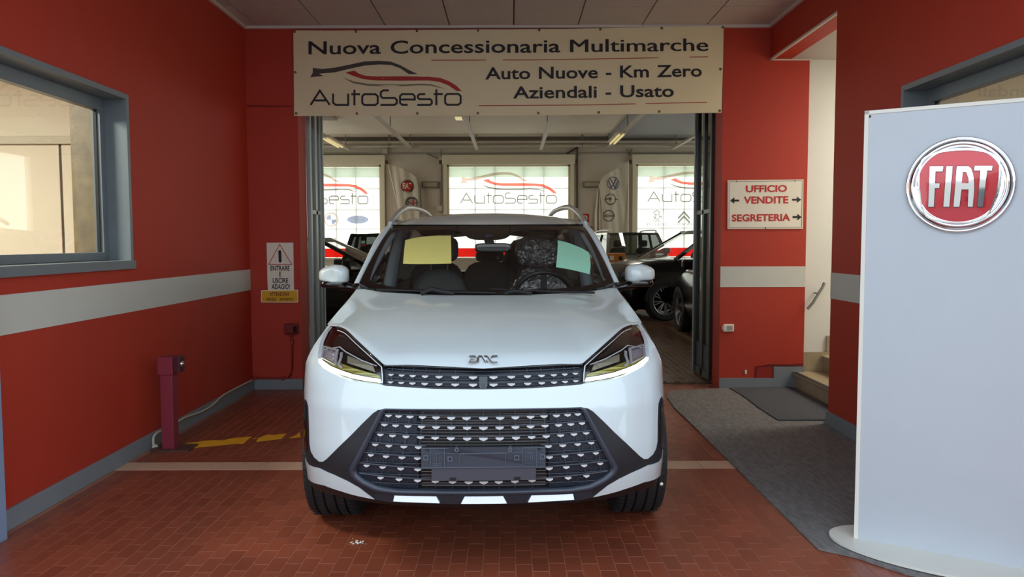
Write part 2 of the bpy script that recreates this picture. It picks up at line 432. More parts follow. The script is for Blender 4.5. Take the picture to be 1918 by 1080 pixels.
# showroom floor
floor2 = wall_piece('floor', [((-10, 7.62, -.2), (10, 26.2, -.0075))], GROUTIN)
TILEIN = tilemat('showroom_tile', (150, 112, 82), (112, 74, 52), .3, dirt=(90, 60, 44))
lst = []
for i in range(-4, 70):
    for j in range(0, 44):
        x = .6+i*TW; y = 7.72+(j+(.5 if i % 2 else 0))*TL_
        lst.append((x, y, 0))
tile_field('showroom_tile_field', lst, TW-gj, TL_-gj, TILEIN, floor2)
SHOWFL = mat('showroom_far_floor', (120, 84, 62), .3, var=.12, vscale=3)
fx = MB(); fx.box((-10, 7.64, -.0074), (.56, 26.2, -.001)); fx.box((.56, 14.35, -.0074), (10, 26.2, -.001)); fx.box((5.8, 7.64, -.0074), (10, 14.35, -.001))
fx.build('far_floor_finish', SHOWFL, floor2)
struct(box_obj('trim_1', (-2.04, 7.575, -.01), (2.04, 7.615, .004), mat('steel_track', (70, 62, 56), .45, metal=.6)))

# back wall of the porch (red), with white band
bw = wall_piece('wall_back', [((XL-.3, YB, 0), (-2.04, YB+.26, 3.6)), ((2.03, YB, 0), (2.855, YB+.26, 3.6)), ((-2.04, YB, 2.9), (2.03, YB+.26, 3.6))], RED)
box_obj('white_band', (2.03, YB-.004, .99), (2.855, YB, 1.19), WHITE_BAND, bw)
# left wall (red) with window opening y 2.4..5.04, z 1.307..2.384
LWY, LWZ = (2.75, 5.04), (1.307, 2.384)
lw = wall_piece('wall_left', [((XL-.2, 2.4, 0), (XL, YB, LWZ[0])), ((XL-.2, 2.4, LWZ[1]), (XL, YB, 3.6)), ((XL-.2, LWY[1], LWZ[0]), (XL, YB, LWZ[1])), ((XL-.2, 2.4, LWZ[0]), (XL, LWY[0], LWZ[1]))], RED)
box_obj('white_band', (XL, 2.4, .975), (XL+.004, YB-.006, 1.175), WHITE_BAND, lw)
# right wall
RWY = (2.75, 4.825)
rw = wall_piece('wall_right', [((XR, 2.4, 0), (XR+.2, 5.857, LWZ[0])), ((XR, 2.4, LWZ[1]), (XR+.2, 5.857, 3.6)), ((XR, RWY[1], LWZ[0]), (XR+.2, 5.857, LWZ[1])), ((XR, 2.4, LWZ[0]), (XR+.2, RWY[0], LWZ[1])),
                ((XR, 5.857, SOFF), (XR+.2, YB, 3.6))], RED)
box_obj('white_band', (XR-.004, 4.0, .99), (XR, 5.857, 1.19), WHITE_BAND, rw)
# baseboards
for nm, a, b in (('baseboard_left', (XL, 2.4, 0), (XL+.02, YB, .104)), ('baseboard_back', (XL+.02, YB-.02, 0), (-2.04, YB, .104)), ('baseboard_right', (XR-.02, 2.4, 0), (XR, 5.857, .11))):
    struct(box_obj(nm, a, b, GREY_BASE, bev=.002))
mb = MB(); mb.box((2.03, YB-.02, 0), (2.855, YB, .1)); mb.box((2.56, YB-.022, .1), (2.855, YB, .21)); struct(mb.build('baseboard_back', GREY_BASE))
# caulk lines under the red
struct(box_obj('trim_2', (2.45, YB-.004, .205), (2.855, YB-.001, .222), mat('grey_red_smear', (110, 50, 44), .7)))
# ceiling with tiles
ceil = wall_piece('ceiling', [((XL-.2, 2.4, 3.52), (XR+.2, YB+.2, 3.65))], mat('ceiling_grid', (120, 108, 100), .7))
ct = None
for i in range(-5, 5):
    for j in range(0, 8):
        x0, x1 = max(XL, .03+i*.61), min(XR, .03+(i+1)*.61); y1 = YB-.008-j*.58; y0 = y1-.58
        if x1-x0 < .05: continue
        b_ = MB().box((x0+.006-(x0+x1)/2, -.284, 0), (x1-.006-(x0+x1)/2, .284, .03)).build('ceiling_tile', CEIL, ceil) if (ct is None or i in (-5, 4)) else clone(ct)
        if i not in (-5, 4) and ct is None: ct = b_
        b_.location = ((x0+x1)/2, (y0+y1)/2, ZC+random.uniform(0, .006)); b_.rotation_euler = (random.uniform(-.002, .002), random.uniform(-.003, .003), 0)
struct(box_obj('trim_3', (XL, YB-.03, ZC-.022), (XR, YB, ZC+.004), CEILTRIM))
struct(box_obj('trim_4', (XL, 2.4, ZC-.022), (XL+.025, YB-.03, ZC+.004), CEILTRIM))
struct(box_obj('trim_5', (XR-.025, 2.4, ZC-.022), (XR, YB-.03, ZC+.004), CEILTRIM))
struct(box_obj('trim_6', (XR-.004, 5.857, SOFF-.012), (XR+.02, YB, SOFF+.006), CEILTRIM))
struct(box_obj('trim_7', (XR, YB-.012, SOFF-.012), (2.87, YB, SOFF+.01), CEILTRIM))

# stair alcove to the right
alc = wall_piece('wall_alcove', [((2.855, YB+.03, 0), (6.2, YB+.25, 3.4)), ((2.68, 5.66, 0), (6.2, 5.857, 3.4)), ((6.2, 5.66, 0), (6.4, YB+.25, 3.4))], WHITEWALL)
struct(box_obj('floor', (2.6, 5.62, -.2), (6.4, YB+.25, -.003), SHOWFL))
area('stairwell_fill_light', (4.6, 6.6, 3.1), (0, 0, 0), 1.2, .8, 26, (1, .97, .9))  # unseen fill light, added to brighten the alcove wall
ac_ = struct(box_obj('ceiling', (XR+.2, 5.66, SOFF), (6.4, YB+.25, 3.4), mat('alcove_ceiling', (190, 182, 176), .8)))
box_obj('added_lamp_housing', (4.0, 6.2, 3.12), (5.2, 7.0, SOFF), CEILTRIM, ac_)  # housing added around the unseen fill light
mb = MB(); mb.box((0, 0, 0), (.30, .006, .27)); o = MB().box((3.17, YB+.018, 1.30), (3.45, YB+.03, 1.66), .003).build('panel_cover', WHITEWALL, alc)
stair = thing('staircase', 'beige marble stairs with black nosing rising right behind the red pillar', 'stairs', (2.76, 6.6, 0))
NOSE = mat('black_nosing', (28, 24, 20), .5)
for k in range(5):
    st = MB().box((k*.29, -.74, k*.16), (k*.29+.02, .77, (k+1)*.16-.025)).build('riser', STEPS, stair)
    tr = MB().box((k*.29-.02, -.74, (k+1)*.16-.025), (k*.29+.30, .77, (k+1)*.16), .004).build('tread', STEPS, stair)
    if k == 0: MB().box((k*.29-.021, -.74, (k+1)*.16+.0005), (k*.29+.02, .77, (k+1)*.16+.003)).build('nosing_strip', NOSE, tr)
    MB().box((k*.29+.03, .755, (k+1)*.16), (k*.29+.32, .775, (k+1)*.16+.19)).build('skirting', STEPS, stair)
MB().box((1.47, -.74, 0), (3.4, .77, .8)).build('landing', STEPS, stair)
hr = thing('handrail', 'grey handrail end poking out beside the white stair wall', 'handrail', (2.86, YB, 1))
MB().tube([(.0, -.06, -.22), (.05, -.06, -.16), (.14, -.06, -.01), (.16, -.05, .03)], .014, 8).build('rail', mat('grey_rail', (130, 128, 122), .4), hr)
MB().tube([(.1, -.06, -.07), (.1, .03, -.07)], .008, 6).build('bracket', mat('grey_rail', (130, 128, 122), .4), hr)

# windows of the offices at each side
def side_window(n, X, sgn, y0, y1):
    """sgn -1: in the left wall (room lies towards -X)"""
    z0, z1 = LWZ
    mb = MB(); t = .014; pr = .014
    xa, xb = X-sgn*pr, X+sgn*.19
    mb.box((xa, y1-t, z0+.01), (xb, y1+.02, z1-t)); mb.box((xa, y0-.02, z0+.01), (xb, y0+t, z1-t)); mb.box((xa, y0-.02, z1-t), (xb, y1+.02, z1+.02)); mb.box((xa-sgn*.01, y0-.02, z0-.045), (xb, y1+.03, z0+.01))
    w = mb.build('window_%d' % n, GREY_METAL); struct(w)
    fr = MB(); d0, d1 = X+sgn*.13, X+sgn*.185; s_ = .06
    fr.box((d0, y1-s_-t, z0+.01+s_*.9), (d1, y1-t, z1-t-s_-.02)); fr.box((d0, y0+t, z0+.01+s_*.9), (d1, y0+t+s_, z1-t-s_-.02))
    fr.box((d0, y0+t, z1-t-s_-.02), (d1, y1-t, z1-t), .004); fr.box((d0, y0+t, z0+.01), (d1, y1-t, z0+.01+s_*.9), .004)
    f = fr.build('window_frame', GREY_METAL, w)
    MB().box((X+sgn*.158, y0+t+s_, z0+.06), (X+sgn*.164, y1-t-s_, z1-.09)).build('window_pane', GLASS, f)
    MB().box((X+sgn*.150, y1-t-s_-.008, z0+.06), (X+sgn*.17, y1-t-s_, z1-.09)).build('gasket', DARK, f)
    return w
side_window(1, XL, -1, *LWY)
side_window(2, XR, 1, *RWY)
# left office (cream), stone jamb
OFY = 6.3
wall_piece('wall_office_left', [((-6, OFY, 0), (XL-.2, OFY+.1, 3.1)), ((-6.1, 2.4, 0), (-6, OFY, 3.1)), ((-6, 2.3, 0), (XL-.2, 2.4, 3.1))], CREAM)
struct(box_obj('floor', (-6, 2.4, -.1), (XL-.2, OFY, 0), SHOWFL)); struct(box_obj('ceiling', (-6, 2.4, 3.0), (XL-.2, OFY, 3.1), CREAM))
struct(MB().box((-2.90, 5.045, .9), (-2.732, 5.4, 2.9)).build('pillar', STONE))
pp = thing('office_partition', 'cream panelled partition seen through the left window', 'partition', (-4.2, OFY-.06, 0))
for a, b in (((-1.8, 0, 0), (.515, .03, 2.235)), ((.535, 0, 0), (1.42, .03, 2.235)), ((-1.8, 0, 2.30), (1.42, .03, 3.0))):
    MB().box(a, b, .004).build('partition_panel', CREAM, pp)
MB().box((-1.8, -.03, 2.235), (1.42, .04, 2.30), .006).build('cross_beam', mat('beam_grey_cream', (190, 184, 166), .6), pp)
MB().box((.515, .01, 0), (.535, .04, 2.235)).build('dark_joint', mat('joint_brown', (70, 58, 46), .6), pp)
oc = thing('office_fill_lamp', 'unseen flat ceiling light added to brighten the left office', 'lamp', (-4.2, 3.9, 2.95))
MB().box((-.6, -.15, 0), (.6, .15, .05)).build('housing', CEILTRIM, oc)
area('office_fill_light', (-4.2, 3.9, 2.94), (0, 0, 0), 1.1, .28, 80, (1, .95, .84))  # added fill, brightens the room behind the left window
# right office
wall_piece('wall_office_right', [((XR+.2, 5.55, 0), (6, 5.65, 3.1)), ((6, 2.4, 0), (6.1, 5.65, 3.1)), ((XR+.2, 2.3, 0), (6, 2.4, 3.1))], CREAM)
struct(box_obj('floor', (XR+.2, 2.4, -.1), (6, 5.65, 0), SHOWFL)); struct(box_obj('ceiling', (XR+.2, 2.4, 3.0), (6, 5.65, 3.1), CREAM))
ol = thing('office_fill_lamp', 'unseen flat ceiling light added to brighten the right office', 'lamp', (4.3, 3.6, 2.95))
MB().box((-.6, -.15, 0), (.6, .15, .05)).build('housing', CEILTRIM, ol)
area('office_fill_light', (4.3, 3.6, 2.94), (0, 0, 0), 1.1, .28, 22, (1, .93, .78))  # weaker added fill for the right office, source unseen

# entrance post at far left, outside ground, street front
POSTM = mat('pale_blue_steel', (150, 172, 205), .35, metal=.3, var=.1, vscale=3)
ep = MB().box((XL, 3.50, 0), (-2.445, 3.60, 3.46), .004).box((XL+.02, 3.485, 0), (-2.475, 3.5, 3.46)).build('entrance_post', POSTM)
tag(ep, 'pale blue-grey steel post at the left edge, in front of the red wall', 'post')
struct(box_obj('ground', (-40, -40, -.25), (40, 1.0, -.02), mat('street_asphalt', (178, 176, 170), .9, var=.1)))
struct(box_obj('ground', (-40, 26.3, -.25), (40, 70, -.02), mat('yard_concrete', (190, 186, 176), .9, var=.1)))
FAC = mat('street_facade', (188, 180, 168), .8, var=.05)
fac = MB().box((-30, -36, 0), (30, -32, 4.6)).build('wall_street', FAC); struct(fac)
for i in range(9):
    for j in range(2):
        MB().box((-20+i*4.6, -32.06, .9+j*2.0), (-18.2+i*4.6, -31.98, 2.1+j*2.0)).build('facade_window', GLOSSBLK, fac)
# outer faces of the building around the opening, and a canopy edge
wall_piece('wall_outer', [((-10, 2.1, 0), (XL-.02, 2.4, 4.5)), ((XR+.02, 2.1, 0), (10, 2.4, 4.5)), ((XL-.02, 2.1, 3.55), (XR+.02, 2.4, 4.5))], mat('outer_render', (196, 190, 180), .8))

# ---------------------------------------------------------------- showroom shell
SZ = 4.95
SH_CEIL = mat('showroom_ceiling_panel', (230, 222, 206), .7, var=.02)
GREYC = mat('grey_ceiling_sheet', (150, 152, 152), .6, var=.04)
for sg in (-1, 1):
    a, b = sg*10, sg*10.2
    wall_piece('wall_showroom_side', [((a, 7.6, 0), (b, 26.2, 1.0)), ((a, 7.6, 4.2), (b, 26.2, 5.2)), ((a, 7.6, 1.0), (b, 9.5, 4.2)), ((a, 24.5, 1.0), (b, 26.2, 4.2)), ((a, 14.3, 1.0), (b, 14.9, 4.2)), ((a, 19.5, 1.0), (b, 20.1, 4.2))], BEIGE)
    for y0, y1 in ((9.5, 14.3), (14.9, 19.5), (20.1, 24.5)): struct(MB().box((a+sg*.08, y0, 1.0), (a+sg*.085, y1, 4.2)).build('window_%d' % (6 if sg < 0 else 7), frosted('added_window_film', (255, 250, 240), .8)))  # unseen side windows, added to let more daylight into the showroom
    for y0, y1 in ((9.5, 14.3), (14.9, 19.5), (20.1, 24.5)): area('added_window_portal', (sg*10.25, (y0+y1)/2, 2.6), (PI/2, 0, sg*PI/2), y1-y0, 3.2, 1, portal=True)
wall_piece('wall_showroom_front', [((-10, YB+.06, 0), (-2.83, YB+.26, 5.2)), ((6.2, YB+.06, 0), (10, YB+.26, 5.2)), ((2.83, YB+.07, 3.4), (6.2, YB+.255, 5.2)), ((-2.83, YB+.07, 3.6), (2.83, YB+.255, 5.2))], BEIGE)
sc_ = struct(box_obj('ceiling', (-10, YB+.06, SZ), (10, 26.2, SZ+.2), SH_CEIL))
MB().box((3.25, 8, SZ-.05), (10, 25.7, SZ-.001)).build('grey_ceiling_sheet', GREYC, sc_)
TILEC = mat('showroom_acoustic_tile', (176, 168, 156), .8, var=.05)
for i in range(6):
    for j in range(7):
        MB().box((-9.7+i*1.2, 14.6+j*1.2, SZ-.06), (-8.52+i*1.2, 15.78+j*1.2, SZ-.02)).build('showroom_ceiling_tile', TILEC, sc_) if (i < 2 or (-8.52+i*1.2 < -3.4 and 15.78+j*1.2 < 23.4-(i-1)*.55)) else None
struct(box_obj('shadow_strip', (-10, 25.62, SZ-.22), (10, 25.72, SZ), mat('dark_shadow_gap', (104, 98, 90), .7)))  # dark strip put in as the shadow gap under the ceiling
# far wall with three windows
WY = 26.0; WZ = (.85, 4.06)
WX = [(-8.6, -4.42), (-2.165, 2.01), (4.26, 8.6)]
bx = [((-10, WY, 0), (10, WY+.25, WZ[0])), ((-10, WY, WZ[1]), (10, WY+.25, 5.2))]
e = [-10]+[q for w in WX for q in w]+[10]
for i in range(0, 8, 2): bx.append(((e[i], WY, WZ[0]), (e[i+1], WY+.25, WZ[1])))
wf = wall_piece('wall_far', bx, BEIGE)
struct(MB().box((-10, WY-.06, 4.42), (10, WY, 4.47)).build('trim_9', mat('dusty_ledge', (160, 152, 138), .8)))
FILM = frosted('frosted_window_film', (255, 251, 238), .6)
FILM2 = frosted('pale_grey_film', (225, 230, 222), .35)
FILMRED = frosted('red_window_film', (235, 90, 80), .25)
FR = mat('cream_window_frame', (225, 216, 190), .5)
FRB = mat('window_glazing_bar', (196, 192, 176), .5)
def fwpt(px, py, off=0): return at(px, py, Y=WY-.02-off)
AS_BLACK = [(210, 398), (290, 408), (400, 395), (520, 370), (650, 343), (780, 337), (880, 345), (960, 375), (1040, 420), (1105, 450), (1030, 450), (960, 402), (880, 372), (780, 368), (650, 378), (520, 405), (400, 435), (290, 445), (262, 448), (300, 467), (188, 478), (210, 440)]
AS_RED = [(488, 437), (565, 420), (600, 445), (660, 465), (760, 472), (1000, 470), (1200, 475), (1300, 485), (1380, 515), (1440, 553), (1483, 596), (1440, 596), (1370, 548), (1290, 517), (1200, 506), (950, 508), (750, 505), (640, 492), (560, 467)]
AS_GREY = [(465, 480), (560, 513), (680, 533), (800, 540), (1000, 540), (1120, 534), (1230, 540), (1345, 578), (1220, 551), (1120, 545), (1000, 554), (800, 555), (680, 550), (550, 526)]
AS_LET = [[(190, 715), (270, 592), (355, 715)], [(225, 676), (320, 676)], [(383, 618), (383, 695), (405, 714), (512, 714), (512, 618)], [(565, 584), (565, 718)], [(538, 622), (612, 622)],
          [(860, 590), (812, 590), (792, 605), (792, 640), (808, 655), (910, 655), (928, 670), (928, 700), (912, 714), (788, 714)],
          [(1022, 714), (975, 714), (956, 697), (956, 640), (975, 622), (1065, 622), (1082, 640), (1082, 668), (956, 668)],
          [(1172, 622), (1125, 622), (1108, 635), (1108, 652), (1122, 665), (1215, 665), (1228, 680), (1228, 700), (1215, 714), (1103, 714)],
          [(1267, 582), (1267, 718)], [(1243, 622), (1322, 622)]]
AS_O = [[(632+d, 640), (650+d, 622), (745+d, 622), (765+d, 640), (765+d, 697), (745+d, 714), (650+d, 714), (632+d, 697)] for d in (0, 710)]
def logo(parent, fm, blk, red, gry, t=.002, sw=17, lm=None):
    """the car swoosh and word mark, drawn in banner pixels through fm(zx,zy,off)"""
    MB().plate([AS_BLACK], fm, t).build('logo_roof_line', blk, parent)
    MB().plate([AS_RED], fm, t).build('logo_red_line', red, parent)
    MB().plate([AS_GREY], fm, t).build('logo_thin_line', gry, parent)
    mb = MB()
    for s_ in AS_LET: mb.stroke(s_, sw, fm, t)
    for s_ in AS_O: mb.stroke(s_, sw, fm, t, closed=True)
    mb.build('logo_lettering', lm or blk, parent)
PALEINK = frosted('decal_grey', (140, 136, 128), .25); PALERED = frosted('decal_red', (240, 120, 105), .4); PALEBL = frosted('decal_blue', (160, 164, 190), .25); PALEW = frosted('decal_white', (250, 246, 235), .3); PALEPK = frosted('decal_pink_grey', (215, 190, 178), .3)
FLAGBL = mat('flag_blue_print', (120, 125, 150), .6)
DECALS = {}
for n, (x0, x1) in enumerate(WX):
    w = MB()
    for a, b in (((x0, WY-.03, WZ[0]), (x0+.06, WY+.1, WZ[1])), ((x1-.06, WY-.03, WZ[0]), (x1, WY+.1, WZ[1])), ((x0, WY-.03, WZ[1]-.06), (x1, WY+.1, WZ[1])), ((x0, WY-.03, WZ[0]), (x1, WY+.1, WZ[0]+.06))): w.box(a, b)
    w = struct(w.build('window_%d' % (n+3), FR))
    MB().box((x0+.06, WY+.03, WZ[0]+.06), (x1-.06, WY+.035, WZ[1]-.06)).build('window_pane', FILM, w)
    MB().box((x0+.06, WY+.012, WZ[1]-.42), (x1-.06, WY+.02, WZ[1]-.08)).build('film_band', FILM2, w)
    MB().box((x0+.06, WY+.012, WZ[0]+.08), (x1-.06, WY+.02, WZ[0]+.38)).build('red_film_band', FILMRED, w)
    for k in range(1, 5):
        xx = x0+(x1-x0)*k/5+(.1 if k % 2 else -.05); MB().box((xx-.02, WY+.1, WZ[0]), (xx+.02, WY+.14, WZ[1]-.04)).build('glazing_bar', FRB, w)
    for zz in (1.9, 2.55, 3.27): MB().box((x0, WY+.1, zz-.015), (x1, WY+.13, zz+.015)).build('glazing_bar', FRB, w)
    bxs = thing('shutter_box', ['cream roller shutter box over the leftmost rear window', 'cream roller shutter box over the middle rear window', 'cream roller shutter box over the rightmost rear window'][n], 'shutter box', ((x0+x1)/2, WY-.1, 4.0), group='shutter boxes over the rear windows')
    hw = (x1-x0)/2+.16
    MB().box((-hw, -.1, .06), (hw, .1, .38), .01).build('cover', FR, bxs)
    for sx in (-1, 1): MB().box((sx*(hw-.03), -.02, -3.05), (sx*(hw-.15), .07, .06)).build('guide_rail', FR, bxs)
    for sx in (-1, 1): MB().box((sx*(hw+.02), -.08, .08), (sx*(hw+.1), .0, .2)).build('bracket', mat('rusty_bracket', (90, 60, 45), .7), bxs)
    DECALS[n] = w
# window logos: middle window logo spans px 862..1043, y 323..380
def lm_win(px0, px1, py0, py1):
    sx = (px1-px0)/(1483-188); sy = (py1-py0)/(718-337)
    return lambda zx, zy, off=0: at(px0+(zx-188)*sx, py0+(zy-337)*sy, Y=WY+.005-off)
logo(DECALS[1], lm_win(862, 1043, 322, 381), PALEPK, PALERED, PALEINK, sw=14, lm=PALEINK)
logo(DECALS[0], lm_win(510, 690, 323, 382), PALEPK, PALERED, PALEINK, sw=14, lm=PALEINK)
logo(DECALS[2], lm_win(1213, 1395, 321, 378), PALEPK, PALERED, PALEINK, sw=14, lm=PALEINK)
dm = lambda px, py, off=0: at(px, py, Y=WY+.005-off)
def ring(cx, cy, rx, ry, fm, w=2, t=.003, n=36, base=0):
    mb = MB(); mb.plate([ellipse(cx, cy, rx, ry, n), ellipse(cx, cy, rx-w, ry-w, n)], fm, t, base); return mb
r_ = ring(620.5, 411, 13.5, 13.5, dm, 2.6).build('roundel_ring', PALEPK, DECALS[0])
for q in range(4):
    MB().plate([[(620.5, 411)]+ellipse(620.5, 411, 9.5, 9.5, 10, q*PI/2, (q+1)*PI/2+.01)], dm, .002).build('roundel_quarter', PALEBL if q % 2 == 0 else PALEW, DECALS[0])
MB().plate([ellipse(670, 411, 20, 7.5)], dm, .002).build('oval_badge', PALEBL, DECALS[0])
pxtext(MB(), 'Ford', dm, 657, 415, 683, 414, 8, off=.004).build('oval_badge_lettering', PALEW, DECALS[0])
pxtext(MB(), 'PEUGEOT', dm, 1212, 422, 1249, 422, 4, off=.003).build('decal_lettering', PALEINK, DECALS[2])
pxtext(MB(), 'CITROËN', dm, 1262, 422, 1300, 422, 4, off=.003).build('decal_lettering', PALEINK, DECALS[2])
lion = MB()
for s_ in ([(1224, 397), (1230, 394), (1236, 397), (1233, 401), (1236, 406), (1231, 411), (1227, 416)], [(1224, 397), (1228, 401), (1224, 406), (1230, 409)], [(1236, 406), (1240, 404), (1238, 409)], [(1231, 411), (1237, 416)], [(1230, 400), (1226, 411), (1223, 414)]): lion.stroke(s_, 1.3, dm, .003)
lion.build('lion_decal', PALEINK, DECALS[2])
for dy in (0, 8): MB().stroke([(1270, 409+dy), (1281, 397+dy), (1292, 409+dy)], 3.4, dm, .003).build('chevron_decal', PALEINK, DECALS[2])

# pipes and rails under the showroom ceiling
GALV = mat('painted_rail', (196, 188, 172), .5); PIPEM = mat('grey_pipe', (120, 114, 106), .5)
bm_ = thing('cross_beam', 'long pale double pipe running across above the rear windows', 'pipe', (0, 25.2, 4.66))
for dz, r in ((.06, .045), (-.07, .035)): MB().tube([(-9.9, 0, dz), (9.9, 0, dz)], r, 8).build('pipe', GALV, bm_)
for x in (-8, -4, 2.35, 8): MB().box((x-.03, -.03, -.1), (x+.03, .03, .3)).build('hanger', PIPEM, bm_)
rlab = ['ceiling rail at the left carrying a tube lamp', 'ceiling rail second from the left', 'ceiling rail over the left part of the middle window', 'ceiling rail over the right part of the middle window', 'ceiling rail carrying the right tube lamp', 'rightmost ceiling rail beside the folded door']
for k, (x, l) in enumerate(zip((-5.4, -3.3, -1.13, 1.0, 3.2, 5.4), rlab)):
    r = thing('ceiling_rail', 'pale '+l, 'rail', (x, 17, 4.53), group='rails under the showroom ceiling')
    MB().box((-.05, -4.5, -.03), (.05, 8.6, .03)).build('channel', GALV, r)
    for yy in (-4, 0, 4, 8): MB().box((-.012, yy-.012, .03), (.012, yy+.012, .42)).build('hanger_rod', PIPEM, r)
for k, (px, py, lab) in enumerate(((624, 266, 'fluorescent tube lamp under the left ceiling rail'), (1155, 259, 'fluorescent tube lamp under the right ceiling rail'))):
    p = at(px, py, Z=4.40); L = thing('tube_lamp', lab, 'lamp', p, group='tube lamps of the showroom')
    MB().box((-.14, -1.0, .0), (.14, 1.0, .06), .01).build('housing', GALV, L)
    for sx in (-.06, .06): MB().tube([(sx, -.95, -.03), (sx, .95, -.03)], .028, 8).build('tube', mat('lit_tube', (235, 218, 160), .4, emit=.2), L)
    area('tube_lamp_light', (p[0], p[1], p[2]-.08), (0, 0, 0), .25, 1.9, 12, (1, .93, .8))
L = thing('tube_lamp', 'small lit lamp end just under the banner on a ceiling rail', 'lamp', at(859, 221, Z=4.45), group='tube lamps of the showroom')
MB().box((-.1, -.25, 0), (.1, .25, .05)).build('housing', GALV, L); MB().box((-.08, -.23, -.02), (.08, .23, 0)).build('tube', mat('lit_tube', (235, 218, 160), .4, emit=.2), L)
# wall lights, conduits and notices on the far wall piers
def wp(px, py): return at(px, py, Y=WY)
for (a, b, lab) in (((790, 340), (822, 352), 'long grey wall light left of the middle rear window'), ((1092, 340), (1123, 351), 'long grey wall light right of the middle rear window')):
    p, q = wp(*a), wp(*b); wl_ = thing('wall_light', lab, 'lamp', ((p.x+q.x)/2, WY, (p.z+q.z)/2)); hx = abs(q.x-p.x)/2; hz = abs(p.z-q.z)/2
    MB().box((-hx, -.1, -hz), (hx, 0, hz), .015).build('housing', mat('grey_brown_metal', (120, 112, 98), .5), wl_)
    MB().box((-hx+.05, -.115, -hz+.04), (hx-.05, -.1, hz-.04)).build('diffuser', mat('dull_diffuser', (170, 160, 140), .5), wl_)
cd = thing('conduit', 'thin pipe drop with boxes beside the middle rear window', 'pipe', (0, WY-.06, 0))
for pts in ([(826, 352), (826, 385)], [(826, 280), (828, 300), (826, 385)], [(800, 288), (828, 300)], [(788, 352), (790, 400)]):
    MB().tube([wp(*p)-Vector((0, WY+.0, 0)) for p in pts], .018, 6).build('pipe', PIPEM, cd)
for p in ((722, 283), (824, 390), (827, 298)): c = wp(*p); MB().box((c.x-.09, -.06, c.z-.09), (c.x+.09, .02, c.z+.09), .01).build('junction_box', GALV, cd)
cd = thing('conduit', 'dark pipe drop right of the middle rear window', 'pipe', (0, WY-.06, 0))
for pts in ([(1081, 275), (1081, 400)], [(1062, 288), (1081, 276)]):
    MB().tube([wp(*p)-Vector((0, WY, 0)) for p in pts], .03, 6).build('pipe', mat('dark_pipe', (70, 62, 54), .5), cd)
c = wp(1178, 290); MB().tube([Vector((c.x-.1, 0, c.z+.2)), Vector((c.x, -.02, c.z)), Vector((c.x+.1, 0, c.z+.2))], .02, 6).build('hook', PIPEM, cd)
for (px0, py0, px1, py1, lab, nm) in ((1088, 400, 1103, 416, 'red and white fire hose notice on the pier', 'fire_notice'), (1093, 424, 1108, 446, 'red fire hose cabinet under the notice', 'fire_cabinet')):
    p, q = wp(px0, py0), wp(px1, py1); s_ = thing(nm, lab, 'sign' if nm == 'fire_notice' else 'cabinet', ((p.x+q.x)/2, WY, (p.z+q.z)/2)); hx, hz = (q.x-p.x)/2, (p.z-q.z)/2
    MB().box((-hx, -.03 if nm == 'fire_notice' else -.18, -hz), (hx, 0, hz)).build('plate', REDINK, s_)
    if nm == 'fire_notice':
        fm = lambda u, v, o: Vector((u, -.03-o, v)); MB().plate([ellipse(0, 0, hx*.62, hz*.62, 20), ellipse(0, 0, hx*.35, hz*.35, 20)], fm, .004).build('hose_symbol', SIGNW, s_)
    else: MB().box((-hx*.7, -.19, -hz*.75), (hx*.7, -.18, hz*.75)).build('door', DARK, s_)

# feather flags with maker emblems
CLOTH = mat('cream_flag_cloth', (206, 198, 178), .8, var=.04)
def flag(name, label, outline, pole, emblems, Y):
    f = thing(name, label, 'flag', (0, Y, 0))
    fm = lambda px, py, off=0: (lambda p: Vector((p.x, -off+.05*math.sin(p.x*9)+.03*math.sin(p.x*23+p.z*3), p.z)))(at(px, py, Y=Y))
    patch('cloth', outline, fm, 3.0, CLOTH, f, rim=.004)
    MB().tube([at(*p, Y=Y)-Vector((0, Y-.02, 0)) for p in pole], .018, 6).build('pole', SIGNW, f)
    ff = lambda px, py, off=0: (lambda p: Vector((p.x, -off-.09, p.z)))(at(px, py, Y=Y))
    fm2 = lambda px, py, off=0: fm(px, py, off+.012)
    emblems(f, fm2)
    b = at(*pole[-1], Y=Y); MB().tube([(b.x, .02, b.z), (b.x, .02, .03)], .02, 6).build('pole', SIGNW, f); MB().lathe([(0, .05), (.2, .04), (.22, 0), (0, 0)], 20, Matrix.Translation((b.x, .02, 0))).build('foot', SIGNW, f)
    return f
def emb_left(f, fm):
    MB().plate([ellipse(763, 348.5, 12, 12)], fm, .003).build('emblem_ring', GREYINK, f)
    MB().plate([ellipse(763, 348.5, 10, 10)], fm, .06).build('emblem_shield', REDINK, f)
    pxtext(MB(), 'FIAT', fm, 755.5, 354, 770.5, 354, 11, off=.09).build('emblem_lettering', SIGNW, f)
    ring(771, 380, 12, 12, fm, 3.2).build('emblem_ring', GREYINK, f)
    MB().plate([[(772.5, 373), (775, 373), (775, 387), (772.5, 387)]], fm, .02).plate([[(769, 378), (778.5, 378), (778.5, 381), (769, 381)]], fm, .02).build('emblem_cross', REDINK, f)
    MB().stroke([(766, 373), (763, 376), (767, 379), (763, 382), (767, 386)], 1.6, fm, .02).build('emblem_serpent', GREYINK, f)
flag('feather_flag', 'cream feather flag with two round car emblems left of the middle rear window', [(728, 308), (738, 311), (755, 316), (770, 324), (779, 331), (783, 350), (785, 400), (790, 470), (752, 470), (748, 400), (738, 355)], [(727, 308), (738, 355), (749, 400), (757, 470)], emb_left, WY-.5)
